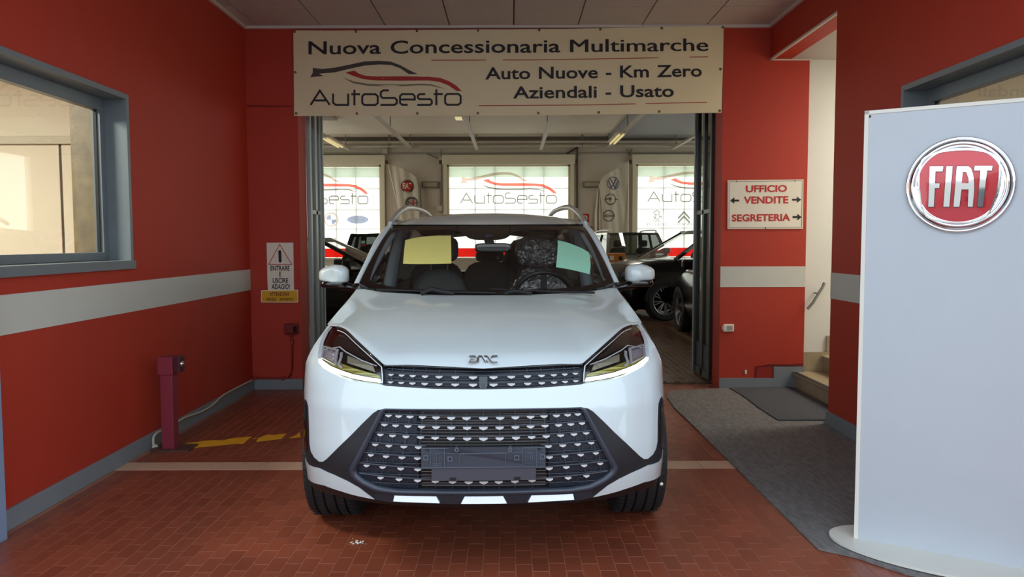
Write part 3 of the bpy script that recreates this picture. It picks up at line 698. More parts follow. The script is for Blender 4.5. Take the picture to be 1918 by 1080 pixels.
def emb_right(f, fm):
    ring(1148.5, 343, 12.3, 12.3, fm, 1.8).build('emblem_ring', FLAGBL, f)
    m_ = MB(); MB.stroke(m_, [(1143, 335), (1148.5, 345), (1154, 335)], 1.8, fm, .004); MB.stroke(m_, [(1139, 338), (1144.5, 352), (1148.5, 345), (1152.5, 352), (1158, 338)], 1.8, fm, .004); m_.build('emblem_letters', mat('decal_navy', (70, 72, 100), .6), f)
    ring(1143.5, 373, 10.5, 10.5, fm, 1.6).build('emblem_ring', GREYINK, f)
    MB().stroke([(1132, 373.5), (1144, 371), (1143, 375), (1157, 373)], 1.8, fm, .004).build('emblem_bolt', GREYINK, f)
    ring(1139.5, 404, 11, 10.5, fm, 1.4).build('emblem_ring', GREYINK, f)
    pxtext(MB(), 'NISSAN', fm, 1128, 406, 1151, 406, 4.2, off=.006).build('emblem_lettering', GREYINK, f)
flag('feather_flag', 'cream feather flag with three round car emblems right of the middle rear window', [(1176, 303), (1176, 330), (1172, 380), (1168, 430), (1166, 470), (1128, 470), (1124, 430), (1122, 345), (1130, 330), (1150, 318), (1163, 313)], [(1177, 302), (1177, 360), (1176, 470)], emb_right, WY-.5)
fo = thing('folded_flag', 'bunched cream flag hanging furled beside the three-emblem flag', 'flag', (0, WY-.75, 0))
mb = MB(); rows = []
for k in range(14):
    py = 352+k*8; r = []
    for j in range(13):
        t = j/12; w0 = 1.5+min(k, 6)*1.6; p = at(1121-w0*.6+w0*1.3*t, py, Y=WY-.75); r.append(Vector((p.x, .06*math.cos(t*PI*5), p.z)))
    rows.append(r)
MB().grid(rows).build('cloth', CLOTH, fo); p = at(1121, 352, Y=WY-.75); MB().tube([(p.x, .02, p.z+.05), (p.x, .02, .0)], .015, 6).build('pole', PIPEM, fo)

# ================================================================== THE WHITE CAR (local frame: x across, y from the nose backwards, z up)
def interp(x, xs, ys): return float(np.interp(x, xs, ys))
def pchip(xs, ys):
    xs = np.array(xs, float); ys = np.array(ys, float); h = np.diff(xs); d = np.diff(ys)/h; m = np.zeros(len(xs))
    for i in range(1, len(xs)-1): m[i] = 0 if d[i-1]*d[i] <= 0 else 2*d[i-1]*d[i]/(d[i-1]+d[i])
    m[0], m[-1] = (0, d[-1])
    def f(x):
        i = min(max(int(np.searchsorted(xs, x))-1, 0), len(xs)-2); t = (x-xs[i])/h[i]
        return ys[i]*(2*t**3-3*t**2+1)+h[i]*m[i]*(t**3-2*t**2+t)+ys[i+1]*(-2*t**3+3*t**2)+h[i]*m[i+1]*(t**3-t**2)
    return f
_plan = pchip([0, .3, .5, .65, .75, .803, .834, .862], [0, .012, .045, .11, .2, .31, .45, .6])
plan = lambda x: _plan(min(abs(x), .87))
def lean(z): return 54*max(0, z-.75)**4+.9*max(0, .6-z)**2+.20*max(0, z-.774)-.35*max(0, .774-max(z, .752))
def Fy(x, z): return plan(x)+lean(z)
def fas(x, z, off=0):
    """front fascia; off > 0 is forward, along the plan normal"""
    e = .004; dx = (plan(abs(x)+e)-plan(abs(x)-e if abs(x) > e else 0))/(2*e); n = Vector((dx*(1 if x > 0 else -1), -1)).normalized()
    return Vector((x+n.x*off, Fy(x, z)+n.y*off, z))
car = thing('car', 'white compact SUV parked facing out of the doorway with lit daytime lights', 'car', (-.115, 3.05, 0), .0195)

def bag(name, a, b, m, parent, seg=10, pw=.55, fn=None):
    """soft rounded block"""
    bm = bmesh.new(); bmesh.ops.create_uvsphere(bm, u_segments=seg*2, v_segments=seg, radius=1)
    cx, cy, cz = [(p+q)/2 for p, q in zip(a, b)]; hx_, hy_, hz_ = [abs(q-p)/2 for p, q in zip(a, b)]
    for v in bm.verts:
        v.co = Vector((cx+math.copysign(abs(v.co.x)**pw, v.co.x)*hx_, cy+math.copysign(abs(v.co.y)**pw, v.co.y)*hy_, cz+math.copysign(abs(v.co.z)**pw, v.co.z)*hz_))
        if fn: v.co = fn(v.co)
    return MB().addbm(bm, True).build(name, m, parent)
# outlines measured on the front, left half as negative x mirrored
W1 = sym([(0, .831), (.2, .833), (.401, .843), (.414, .846), (.48, .851), (.542, .857), (.60, .868), (.641, .880), (.69, .895), (.722, .911), (.736, .945), (.748, .98), (.752, 1.01), (.746, 1.031), (.757, 1.03), (.766, .99), (.786, .94), (.818, .86), (.843, .78), (.848, .74), (.848, .44),
          (.832, .47), (.815, .6), (.805, .70), (.797, .730), (.783, .748), (.770, .742), (.760, .725), (.757, .64), (.757, .56), (.750, .528), (.732, .508), (.705, .497), (.684, .502), (.665, .518), (.60, .585), (.545, .639), (.50, .686), (.451, .734), (.43, .748), (.40, .752), (.2, .752), (0, .752)])
patch('bumper', W1, fas, .03, PAINT, car, rim=.02)
W2 = [(.848, .452), (.83, .455), (.77, .458), (.704, .468), (.63, .452), (.57, .433), (.52, .408), (.458, .356), (.56, .371), (.607, .379), (.69, .390), (.77, .378), (.848, .352)]
K = [(.783, .748), (.797, .730), (.805, .70), (.815, .6), (.832, .47), (.848, .44), (.83, .455), (.77, .458), (.704, .468), (.63, .452), (.57, .433), (.52, .408), (.458, .356), (.373, .350), (.366, .388), (.45, .393), (.515, .425), (.553, .452), (.562, .485), (.418, .750),
     (.43, .748), (.451, .734), (.50, .686), (.545, .639), (.60, .585), (.665, .518), (.684, .502), (.705, .497), (.732, .508), (.750, .528), (.757, .56), (.757, .64), (.760, .725), (.770, .742)]
SLOT = [(.783, .725), (.793, .70), (.80, .6), (.812, .50), (.79, .50), (.772, .54), (.770, .64), (.772, .70)]
RINGO = [(0, .756), (.40, .755), (.420, .750), (.562, .485), (.553, .452), (.515, .425), (.45, .393), (.366, .388), (0, .388)]
RINGI = [(0, .748), (.395, .747), (.404, .742), (.540, .484), (.535, .466), (.503, .441), (.445, .415), (.366, .404), (0, .404)]
LOWB = sym([(0, .392), (.45, .394), (.46, .356), (.4, .346), (0, .340)])
LIP = sym([(0, .345), (.38, .350), (.458, .358), (.56, .372), (.607, .379), (.69, .390), (.77, .378), (.848, .352), (.846, .315), (.76, .335), (.66, .345), (.56, .335), (.40, .322), (.2, .312), (0, .31)])
for sgn in (1, -1):
    mm = (lambda p: p) if sgn > 0 else mirror
    patch('bumper_corner', mm(W2), fas, .03, PAINT, car, rim=.02, off=.004)
    k_ = patch('side_cladding', mm(K), fas, .03, BLACKPL, car, rim=.03, off=.001)
    patch('air_slot', mm(SLOT), fas, .02, GLOSSBLK, k_, rim=.012, off=.004)
patch('front_lip', LIP, lambda x, z, o=0: fas(x, z, o)+Vector((0, .012+(.35-z)*.5, 0)), .03, mat('under_lip_plastic', (20, 19, 19), .5), car, rim=.03)
wc = fas(.785, .330, .02)+Vector((0, .012, 0))
MB().lathe([(0, .006), (.006, .004), (.008, 0)], 10, Matrix.Translation(wc) @ Matrix.Rotation(PI/2, 4, 'X')).build('white_clip', SIGNW, car)
patch('lower_trim', LOWB, fas, .03, mat('lower_trim_plastic', (42, 45, 52), .42), car, rim=.02, off=.003)
for poly in (sym([(0, .396), (.070, .396), (.094, .352), (0, .352)]), ): patch('skid_plate', poly, lambda x, z, o=0: fas(x, z, o)+Vector((0, (z-.352)*.75, 0)), .02, SILVER, car, rim=.02, off=.024)
for sgn in (1, -1):
    p = [(.204, .394), (.366, .394), (.373, .358), (.182, .354)]
    patch('skid_plate', p if sgn > 0 else mirror(p), lambda x, z, o=0: fas(x, z, o)+Vector((0, (z-.352)*.75, 0)), .02, SILVER, car, rim=.02, off=.024)
# lower grille: frame ring, dark backing, fins, mesh, studs
fr = MB(); O = resample([(-x, z, 0) for x, z in reversed(RINGO)]+[(x, z, 0) for x, z in RINGO[1:]], 120); I = resample([(-x, z, 0) for x, z in reversed(RINGI)]+[(x, z, 0) for x, z in RINGI[1:]], 120)
def ringmesh(full_o, full_i, name, m, offo, offi, n=160, depth=.05):
    O = resample([(x, z, 0) for x, z in full_o+[full_o[0]]], n); I = [min(resample([(x, z, 0) for x, z in full_i+[full_i[0]]], n*3), key=lambda q: (q-o).length) for o in O]
    rows = [[fas(p.x, p.y, offo-.006) for p in O], [fas(p.x, p.y, offo) for p in O], [fas(p.x, p.y, offi) for p in I], [fas(p.x, p.y, offi-depth) for p in I]]
    return MB().grid(rows, True).build(name, m, car)
RO = sym(RINGO); RI = sym(RINGI)
ringmesh(RO, RI, 'grille_frame', mat('grille_frame_plastic', (54, 58, 68), .35), .008, .002)
lg = patch('lower_grille', sym([(0, .75), (.398, .75), (.543, .484), (.538, .462), (.503, .437), (.445, .411), (0, .40)]), lambda x, z, o=0: fas(x, z, o)+Vector((0, .035, 0)), .04, DARK, car, rim=0)
SIDEP = mat('grille_side_panel', (34, 38, 48), .35)
for sgn in (1, -1):
    poly = [(.272, .748), (.396, .748), (.538, .482), (.50, .44), (.44, .414), (.272, .408)]
    patch('blanking_panel', poly if sgn > 0 else mirror(poly), lambda x, z, o=0: fas(x, z, o)+Vector((0, .022, 0)), .03, SIDEP, lg, rim=.01)
fins = MB()
FINM = mat('radiator_fin', (120, 112, 108), .4, metal=.6)
for k in range(26):
    z = .742-k*.0128
    fins.grid([[Vector((x/100*.268/.27*2.7*1.0/2.7, Fy(x/100, z)+.030, z+dz)) for x in range(-26, 27, 4)] for dz in (0, -.0036)])
fins.build('radiator_fins', FINM, lg, kind='stuff')
KX, KZ = .00221, .00229
def lx(px, py=0): return (px-905)*KX*(1+.00002*0)
def lz(py): return .752-(py-766)*KZ
def half_in(z):  # half width of the opening at height z
    return interp(z, [.404, .415, .441, .466, .484, .742, .75], [.366, .445, .503, .535, .540, .404, .395])
rows = [([904, 874, 846, 818, 793, 770, 749, 730], 781.5, 776.5), ([904, 875, 846, 818, 791, 766, 743, 722], 799, 793.5), ([904, 875, 845, 816, 789, 762, 737, 714], 818.5, 812),
        ([785, 758, 730, 704], 836.5, 831), ([783, 754, 724, 695], 856.5, 851), ([783, 751, 717, 686], 878, 872), ([904.5, 877, 847, 815, 782, 747, 712], 900, 893)]
def stud_mesh(w, h):
    mb = MB(); o = [(-w, h*.5), (w, h*.5), (w, -h*.05), (w*.55, -h*.55), (0, -h*.95), (-w*.55, -h*.55), (-w, -h*.05)]
    o = [(x*1, z) for x, z in o]
    i = [(x*.93, z*.88) for x, z in o]
    n = len(o)
    mb.add([(x, 0, z) for x, z in o]+[(x, -.007, z) for x, z in i], [(k, (k+1) % n, n+(k+1) % n, n+k) for k in range(n)]+[tuple(range(n, 2*n))])
    return mb
stud0 = stud_mesh(.0180, .0098).build('grille_stud', STUD, lg)
stud_used = False
def put_stud(x, z, sc, parent, depth=.004):
    global stud_used
    o = stud0 if not stud_used else clone(stud0, parent=parent); stud_used = True; o.parent = parent
    p = fas(x, z, -depth); e = .01; sl = (plan(abs(x)+e)-plan(max(0, abs(x)-e)))/(2*e)*(1 if x > 0 else -1)
    o.location = p; o.scale = (sc, 1, sc); o.rotation_euler = (0, 0, math.atan(sl))
bars = MB(); vbars = MB()
for pxs, yc, yo in rows:
    xs = [lx(p) for p in pxs]; full = sorted(set([round(-abs(x), 4) if abs(x) > .004 else 0 for x in xs]+[round(abs(x), 4) if abs(x) > .004 else 0 for x in xs]))
    xm = max(abs(x) for x in xs); x_in = min(abs(x) for x in xs)
    zc, zo = lz(yc), lz(yo)
    zf = lambda x: zc+(zo-zc)*(abs(x)/.45)**1.6
    for x in full: put_stud(x, zf(x), 1.0-.32*(abs(x)/.5), lg)
    hw = half_in(zc+.01)
    for sg in ((1,) if x_in < .05 else (1, -1)):
        lo = -hw if x_in < .05 else .235*sg
        hi = hw if x_in < .05 else hw*sg
        pts = [fas(lo+(hi-lo)*k/16, zf(lo+(hi-lo)*k/16)+.006, -.010) for k in range(17)]
        MB().tube(pts, .0034, 5).build('grille_bar', GREYPL, lg)
    for x in full:
        z0 = zf(x); vbars.bar(fas(x, z0-.004, -.012), fas(x*1.02, z0-.038, -.014), .0022)
        if abs(x) < half_in(min(.745, z0+.03)): vbars.bar(fas(x, z0+.006, -.013), fas(x, z0+.026, -.016), .002)
for yc, a in ((772, 1), (790, 1), (808, 1), (845, 0), (866, 0), (888, 1), (906, 1)):
    z = lz(yc); hw = half_in(z)*.985
    if a: MB().tube([fas(-hw+2*hw*k/20, z, -.016) for k in range(21)], .002, 4).build('grille_bar', GREYPL, lg)
    else:
        for sg in (1, -1): MB().tube([fas(sg*(.24+(hw-.24)*k/8), z, -.016) for k in range(9)], .002, 4).build('grille_bar', GREYPL, lg)
vbars.build('grille_ribs', GREYPL, lg, kind='stuff')
# hexagonal relief of the blanking panels
hx = MB()
for sg in (1, -1):
    for r, z in enumerate((.70, .665, .62, .575, .53, .48, .435)):
        for c_ in range(5):
            x = .30+c_*.055+(r % 2)*.02
            if x+.025 < half_in(z)-.012 and x+.025 < half_in(z+.02)-.012 and half_in(z-.02) > x+.03:
                e_ = [(sg*x-.022, z), (sg*x-.014, z+.013), (sg*x+.014, z+.013), (sg*x+.022, z), (sg*x+.014, z-.013), (sg*x-.014, z-.013)]
                hx.stroke(e_, .002, lambda u, v, o=0: fas(u, v, o)+Vector((0, .022, 0)), .002, closed=True)
hx.build('hexagon_relief', GREYPL, lg, kind='stuff')
# plate carrier
PLM = mat('plate_carrier_plastic', (50, 56, 66), .32, coat=.3)
def pl(u, v, o=0): return Vector((u, Fy(0, .6)-.012-o+plan(u)*.7, v))
zt, zb_, zl = lz(832), lz(869.5), lz(892.5)
pc = MB().plate([[(-.252, zb_), (.252, zb_), (.252, zt), (.118, zt), (.108, zt+.006), (.100, zt), (-.100, zt), (-.108, zt+.006), (-.118, zt), (-.252, zt)]], pl, .012, -.006).build('plate_carrier', PLM, car)
MB().plate([[(-.211, zl), (.213, zl), (.213, zb_-.001), (-.211, zb_-.001)]], pl, .008, -.008).build('lower_flap', mat('plate_flap_plastic', (66, 64, 72), .4), pc)
pd = MB()
for x in (-.108, .108): pd.plate([ellipse(x, zt-.008, .009, .009, 16), ellipse(x, zt-.008, .004, .004, 16)], pl, .005, .006)
for x, z in ((-.245+.012, .56), (-.135, .555), (.135, .558), (.24, .56)): pd.stroke([(x-.008, z-.008), (x+.008, z-.008), (x+.008, z+.009), (x-.008, z+.009)], .004, pl, .004, .006, closed=True)
pd.stroke([(-.25, zt-.003), (.25, zt-.003)], .003, pl, .003, .006); pd.stroke([(-.25, zb_+.004), (.25, zb_+.004)], .003, pl, .003, .006)
pd.stroke([(-.158, zt-.004), (-.158, zb_+.004)], .002, pl, .002, .006); pd.stroke([(.160, zt-.004), (.160, zb_+.004)], .002, pl, .002, .006); pd.stroke([(.215, zt-.004), (.215, zb_+.004)], .002, pl, .002, .006); pd.stroke([(-.215, zt-.004), (-.215, zb_+.004)], .002, pl, .002, .006)
pd.stroke([(-.155, zt-.024), (.155, zt-.022)], .002, pl, .002, .006); pd.stroke([(-.096, zb_+.01), (-.096, zt-.026), (.09, zt-.026), (.09, zb_+.01)], .0015, pl, .002, .006)
for sg in (-1, 1):
    for a, b in (((.166, .02), (.205, .02)), ((.17, .03), (.17, .055)), ((.18, .028), (.18, .05)), ((.19, .03), (.19, .06)), ((.2, .034), (.2, .055)), ((.168, .012), (.204, .012)), ((.175, .062), (.2, .062))):
        pd.stroke([(sg*a[0], zb_+a[1]), (sg*b[0], zb_+b[1])], .002, pl, .002, .006)
pd.build('carrier_relief', mat('carrier_relief_plastic', (84, 92, 104), .3), pc, kind='stuff')
hs = MB()
for x in (-.137, .125): hs.plate([[(x, zl+.001), (x+.024, zl+.001), (x+.024, zl+.014), (x, zl+.014)]], pl, .0015, .001)
for x in (-.237, .217):
    hs.plate([[(x, zt-.010), (x+.018, zt-.010), (x+.018, zt-.006), (x, zt-.006)]], pl, .0015, .0065); hs.plate([ellipse(x+.012, zt-.016, .002, .002, 8)], pl, .0015, .0065)
hs.build('clip_holes', DARK, pc, kind='stuff')

# upper grille between the lamps
UG = sym([(0, .913), (.165, .917), (.32, .922), (.424, .922), (.414, .846), (.401, .843), (.2, .833), (0, .831)])
back = lambda d: (lambda x, z, o=0: fas(x, z, o)+Vector((0, d, 0)))
ug = patch('upper_grille', UG, back(.028), .03, mat('upper_grille_back', (22, 23, 30), .4), car, rim=0)
ub = MB(); st = MB()
for zc_, zo_, in ((.876, .886), (.848, .858)):
    zf = lambda x: zc_+(zo_-zc_)*(abs(x)/.4)**1.7
    for x in (.042, .115, .182, .24, .291, .337, .382):
        for sg in (1, -1): put_stud(sg*x, zf(x), 1.0-.38*x/.4, ug, .006)
    ub.tube([fas(-.40+.8*k/24, zf(-.40+.8*k/24)+.005, -.012) for k in range(25)], .0028, 5)
for zz in (.905, .896, .865, .84): ub.tube([fas(-.405+.81*k/24, zz+.008*(abs(-.405+.81*k/24)/.4)**2, -.02) for k in range(25)], .0022, 4)
for x in (.042, .115, .182, .24, .291, .337, .382):
    for sg in (1, -1):
        ub.bar(fas(sg*x, .885, -.016), fas(sg*x, .912, -.018), .002); ub.bar(fas(sg*x, .862, -.016), fas(sg*x, .875, -.016), .002)
ub.build('grille_ribs', GREYPL, ug, kind='stuff')
UF = MB()
UF.tube([fas(x_, z_, -.004) for x_, z_ in [(-.412, .848), (-.2, .836), (0, .8335), (.2, .836), (.412, .848)]], .004, 6)
UF.tube([fas(-.418, .918-.002, -.008)]+[fas(x_, z_, -.012) for x_, z_ in [(-.32, .916), (-.165, .911), (0, .907), (.165, .911), (.32, .916)]]+[fas(.418, .916, -.008)], .006, 6)
UF.build('grille_surround', GLOSSBLK, ug)
cm = MB(); cmf = lambda u, v, o=0: fas(u, v, o+.002)
cm.plate([[(-.017, .88), (.017, .88), (.017, .846), (.011, .834), (-.011, .834), (-.017, .846)]], cmf, .012, -.01)
cb = cm.build('camera_housing', GLOSSBLK, ug)
MB().plate([ellipse(0, .846, .007, .007, 16)], cmf, .004, .002).build('camera_lens', mat('camera_glass', (40, 42, 60), .08), cb)

# headlamps
HL = [(.424, .921), (.486, .957), (.566, .995), (.645, 1.024), (.70, 1.032), (.742, 1.031), (.752, 1.01), (.748, .98), (.736, .945), (.722, .911), (.69, .895), (.641, .880), (.60, .868), (.542, .857), (.48, .851), (.414, .846)]
SMOKE = mat('smoked_reflector', (48, 42, 36), .15, metal=.6); DRL = mat('daytime_light_strip', (255, 255, 232), .4, emit=.9)
YELB = mat('amber_olive_reflector', (138, 134, 72), .25, metal=.5)
for sgn in (1, -1):
    mm = (lambda p: p) if sgn > 0 else mirror
    h = patch('headlight', mm(HL), back(.075), .025, SMOKE, car, rim=0)
    # side walls of the housing
    o_ = [(sgn*x, z) for x, z in HL]; n = len(o_)
    MB().add([fas(x, z, -.002) for x, z in o_]+[fas(x, z)+Vector((0, .075, 0)) for x, z in o_], [(k, (k+1) % n, n+(k+1) % n, n+k) for k in range(n)]).build('lamp_wall', GLOSSBLK, h)
    s = lambda pts: [(sgn*x, z) for x, z in pts]
    # light strip along the lower edge
    lo = [(.422, .852), (.49, .858), (.55, .866), (.61, .879), (.66, .892), (.718, .914)]; hi = [(.428, .865), (.49, .871), (.55, .879), (.61, .891), (.66, .903), (.722, .925)]
    MB().plate([s(lo+hi[::-1])], back(.022), .012).build('daytime_light', DRL, h)
    lo2 = hi; hi2 = [(.436, .876), (.49, .886), (.55, .898), (.60, .910), (.64, .920), (.715, .932)]
    MB().plate([s(lo2+hi2[::-1])], back(.045), .004).build('light_guide', YELB, h)
    # projector
    pj = [(.632, .905), (.712, .925), (.722, .968), (.640, .962)]
    p_ = MB().plate([s(pj), s([(.640, .911), (.706, .928), (.715, .962), (.647, .956)])], back(.034), .008).build('projector', mat('bright_reflector', (190, 188, 190), .18, metal=.5), h)
    MB().plate([s([(.646, .915), (.703, .930), (.710, .957), (.651, .952)])], back(.045), .004).build('projector_lens', mat('projector_glass', (190, 190, 200), .08, metal=.7, bump=.6, bscale=90), p_)
    MB().stroke(s([(.623, .905), (.617, .935), (.622, .952)]), .009, back(.038), .006).stroke(s([(.622, .908), (.604, .898)]), .007, back(.038), .005).build('chrome_bracket', mat('bright_reflector', (190, 188, 190), .18), h)
    MB().stroke(s([(.735, .95), (.64, .97), (.60, .955), (.52, .93), (.45, .912)]), .0025, back(.03), .003).build('chrome_edge', SILVER, h)
    MB().plate([s([(.455, .885), (.585, .915), (.590, .940), (.47, .912)])], back(.052), .004).build('reflector_box', mat('matt_silver_reflector', (150, 145, 125), .35, metal=.5, bump=.3, bscale=60), h)
    MB().plate([s([(.45, .915), (.53, .94), (.62, .965), (.735, .965), (.745, 1.02), (.70, 1.025), (.645, 1.017), (.566, .987), (.486, .948)])], back(.05), .004).build('upper_bezel', mat('dark_brown_bezel', (28, 20, 18), .12, coat=.6), h)
    rimp = [fas(x, z, .0) for x, z in s([(.424, .921), (.486, .957), (.566, .995), (.645, 1.024), (.70, 1.032)])]
    MB().tube(resample(catmull(rimp, 6), 24), .005, 6).build('black_edge', GLOSSBLK, h)
    MB().tube(resample(catmull([fas(x, z, -.004) for x, z in s([(.426, .912), (.486, .948), (.566, .986), (.642, 1.015), (.69, 1.022)])], 6), 24), .0022, 5).build('chrome_edge', SILVER, h)
    MB().tube([fas(x, z, -.003) for x, z in s([(.426, .912), (.418, .880), (.416, .852)])], .003, 5).build('chrome_edge', SILVER, h)
    cv = patch('lamp_cover', mm(HL), fas, .025, LENS, h, rim=0, off=-.002)

# bonnet: Coons patch between front edge, cowl, centre line and shoulder
C2 = catmull([(0, .038, .913), (.165, Fy(.165, .917), .917), (.32, Fy(.32, .922), .922), (.424, Fy(.424, .922), .922), (.486, Fy(.486, .957), .957), (.566, Fy(.566, .996), .996), (.645, Fy(.645, 1.025), 1.025), (.70, Fy(.7, 1.033), 1.033), (.746, Fy(.746, 1.032), 1.032)], 8)
C0 = catmull([(0, 1.12, 1.138), (.25, 1.135, 1.140), (.451, 1.18, 1.146), (.62, 1.275, 1.152), (.735, 1.385, 1.163)], 8)
CC = catmull([(0, .038, .913), (0, .055, .935), (0, .10, .955), (0, .2, .985), (0, .45, 1.04), (0, .8, 1.098), (0, 1.12, 1.138)], 8)
RA = catmull([(.746, Fy(.746, 1.032), 1.032), (.764, .62, 1.036), (.780, .80, 1.046), (.788, 1.05, 1.075), (.778, 1.25, 1.115), (.762, 1.385, 1.158)], 8)
NU, NV = 26, 22
c2 = resample(C2, NU); c0 = resample(C0, NU); cc = resample(CC, NV); ra = resample(RA, NV); ra[0] = c2[-1]
c0[-1] = ra[-1]
hood = []
for j in range(NV):
    v = j/(NV-1); row = []
    for i in range(NU):
        u = i/(NU-1)
        p = c2[i]*(1-v)+c0[i]*v+cc[j]*(1-u)+ra[j]*u-(c2[0]*(1-u)*(1-v)+c2[-1]*u*(1-v)+c0[0]*(1-u)*v+c0[-1]*u*v)
        b = math.sin(PI*v)*math.sin(PI*min(1, u*1.0))**1.5*.016
        p.z += b
        row.append(p)
    hood.append(row)
full = [[Vector((-p.x, p.y, p.z)) for p in reversed(r[1:])]+r for r in hood]
hd = MB().grid(full)
n = len(full[0]); e_ = full[0]; hd.add(e_+[p+Vector((0, .012, -.004)) for p in e_], [(i, i+1, n+i+1, n+i) for i in range(n-1)])
for q in (0, -1):
    e2 = [r[q] for r in full]; k2 = len(e2); si = 1 if q == 0 else -1
    hd.add(e2+[p+Vector((si*.02, 0, -.035)) for p in e2], [(i, i+1, k2+i+1, k2+i) for i in range(k2-1)])
hd = hd.build('bonnet', PAINT, car)
def on_hood(x, t):  # t 0..1 from the front edge, small x
    j = t*(NV-1); k = min(int(j), NV-2); i = abs(x)/.746*(NU-1); a = min(int(i), NU-2); f, g = j-k, i-a
    p = (hood[k][a]*(1-g)+hood[k][a+1]*g)*(1-f)+(hood[k+1][a]*(1-g)+hood[k+1][a+1]*g)*f
    return p
# emblem letters
cc_z = [p.z for p in cc]; cc_y = [p.y for p in cc]
def emf(u, v, o=0):
    z = .944-(v-285)/12*.0020; x = (u-545)/12*.00222
    return Vector((x, interp(z, cc_z, cc_y)-.002-o, z+o*.4))
em = MB()
for s_ in ([(225, 222), (345, 222), (372, 240)], [(255, 275), (335, 275), (300, 285)], [(275, 270), (232, 340), (365, 345), (405, 300), (410, 240)], [(428, 345), (440, 222), (500, 222), (590, 345)], [(560, 222), (620, 222), (735, 345), (860, 345)], [(862, 222), (755, 222), (715, 250)], [(610, 300), (650, 345)]):
    em.stroke(s_, 20, emf, .006)
em.build('emblem_letters', CHROME, car)

# body sides -------------------------------------------------------------
def xs_(z): return interp(z, [.74, .78, .86, .94, .99, 1.03], [.848, .843, .818, .786, .766, .757])
def ys_(z): return Fy(xs_(z), z)
def zr(y): return interp(y, [.6, .8, 1.05, 1.25, 1.40, 1.7, 2.2, 4.0, 4.6], [1.034, 1.046, 1.075, 1.115, 1.158, 1.10, 1.09, 1.12, 1.05])
def xr(y): return interp(y, [.6, .8, 1.05, 1.25, 1.40, 1.7, 2.2, 4.0, 4.6], [.768, .780, .788, .778, .762, .84, .868, .86, .78])
def wid(y): return interp(y, [.4, .9, 1.1, 1.5, 3.9, 4.3, 4.62], [.870, .885, .90, .93, .93, .90, .78])
def side(sg):
    def f(yp, z, off=0):
        b = max(0, 1-(yp-.47)/.6); y = yp+(ys_(min(z, 1.03))-ys_(.7))*b+(ys_(.7)-.47)*b
        u = min(1, max(0, (yp-.47)/.55)); base = xs_(min(z, 1.03))
        W = wid(yp); z8 = .80
        if z > z8: W = W-(W-xr(yp))*min(1.2, (z-z8)/(zr(yp)-z8))**2.2
        if z < .55: W -= .05*((.55-z)/.35)**2
        x = base+(W-base)*(1-(1-u)**2)
        return Vector((sg*(x+off), y, z))
    return f
def arc(cy, cz, r, a0, a1, n=18): return [(cy+r*math.cos(a0+(a1-a0)*i/n), cz+r*math.sin(a0+(a1-a0)*i/n)) for i in range(n+1)]
WZ_, FWY, RWY_ = .355, .95, 3.685
wheel_arch = .425
for sg in (1, -1):
    f = side(sg)
    top = [(y, zr(y)) for y in (1.36, 1.25, 1.05, .9, .75, .6)]
    a0 = math.acos((.475-FWY)/wheel_arch) if abs((.475-FWY)/wheel_arch) <= 1 else PI
    fender = [(.47, .355), (FWY-wheel_arch, .355)]+arc(FWY, WZ_, wheel_arch, PI, 0)[1:]+[(1.36, .355)]+top+[(.5, 1.03), (.47, 1.03)]
    patch('front_wing', fender, f, .045, PAINT, car, rim=.01)
    arcp = arc(FWY, WZ_, .44, 0, PI); arci = arc(FWY, WZ_, .40, PI, 0)
    patch('wheel_arch_cladding', arcp+arci, lambda a, b, o=0: f(max(a, .47), b, o)-Vector((0, max(0, .47-a), 0)), .03, BLACKPL, car, rim=.03, off=-.003)
    patch('front_door', [(1.37, .36), (2.36, .36), (2.36, zr(2.36)), (2.0, zr(2.0)), (1.7, zr(1.7)), (1.45, zr(1.45)), (1.37, zr(1.37))], f, .08, PAINT, car, rim=.01)
    patch('rear_door', [(2.37, .36), (3.15, .36), (3.22, .5), (3.36, .72), (3.36, zr(3.36)), (2.37, zr(2.37))], f, .08, PAINT, car, rim=.01)
    rearp = [(3.235, .5), (3.16, .36)]
    patch('rear_wing', [(3.37, zr(3.37)), (3.37, .70)]+[p for p in arc(RWY_, WZ_, wheel_arch, PI*.80, 0)]+[(4.45, .355), (4.62, .5), (4.62, 1.05), (4.3, zr(4.3))], f, .08, PAINT, car, rim=.01)
    patch('wheel_arch_cladding', arc(RWY_, WZ_, .47, 0, PI)+arc(RWY_, WZ_, .40, PI, 0), f, .05, BLACKPL, car, rim=.05, off=.006)
    patch('sill', [(1.32, .22), (3.28, .22), (3.26, .37), (1.34, .37)], f, .1, BLACKPL, car, rim=.03, off=.01)
# tail
def tail(x, z, off=0): return Vector((x, 4.64-.5*abs(x)**3-.25*max(0, z-.9)**1.3+off, z))
TL_p = sym([(0, .33), (.72, .33), (.79, .45), (.79, 1.05), (0, 1.12)])
patch('tailgate', TL_p, tail, .1, PAINT, car, rim=.01)
# under-body and wheel wells
MB().box((-.60, .42, .30), (.60, 4.4, .46)).box((-.78, 1.42, .24), (.78, 3.2, .42)).box((-.74, .40, .55), (.74, .52, .72)).build('underbody', DARK, car)
for sg in (1, -1):
    for cy in (FWY, RWY_):
        a = arc(cy, WZ_, .43, 0, PI, 14); b_ = [[Vector((sg*xx, y, z)) for y, z in a] for xx in (.60, (.82 if cy == FWY else .89))]
        MB().grid(b_).add([Vector((sg*.60, y, z)) for y, z in a], [tuple(range(len(a)))]).build('wheel_well', DARK, car)

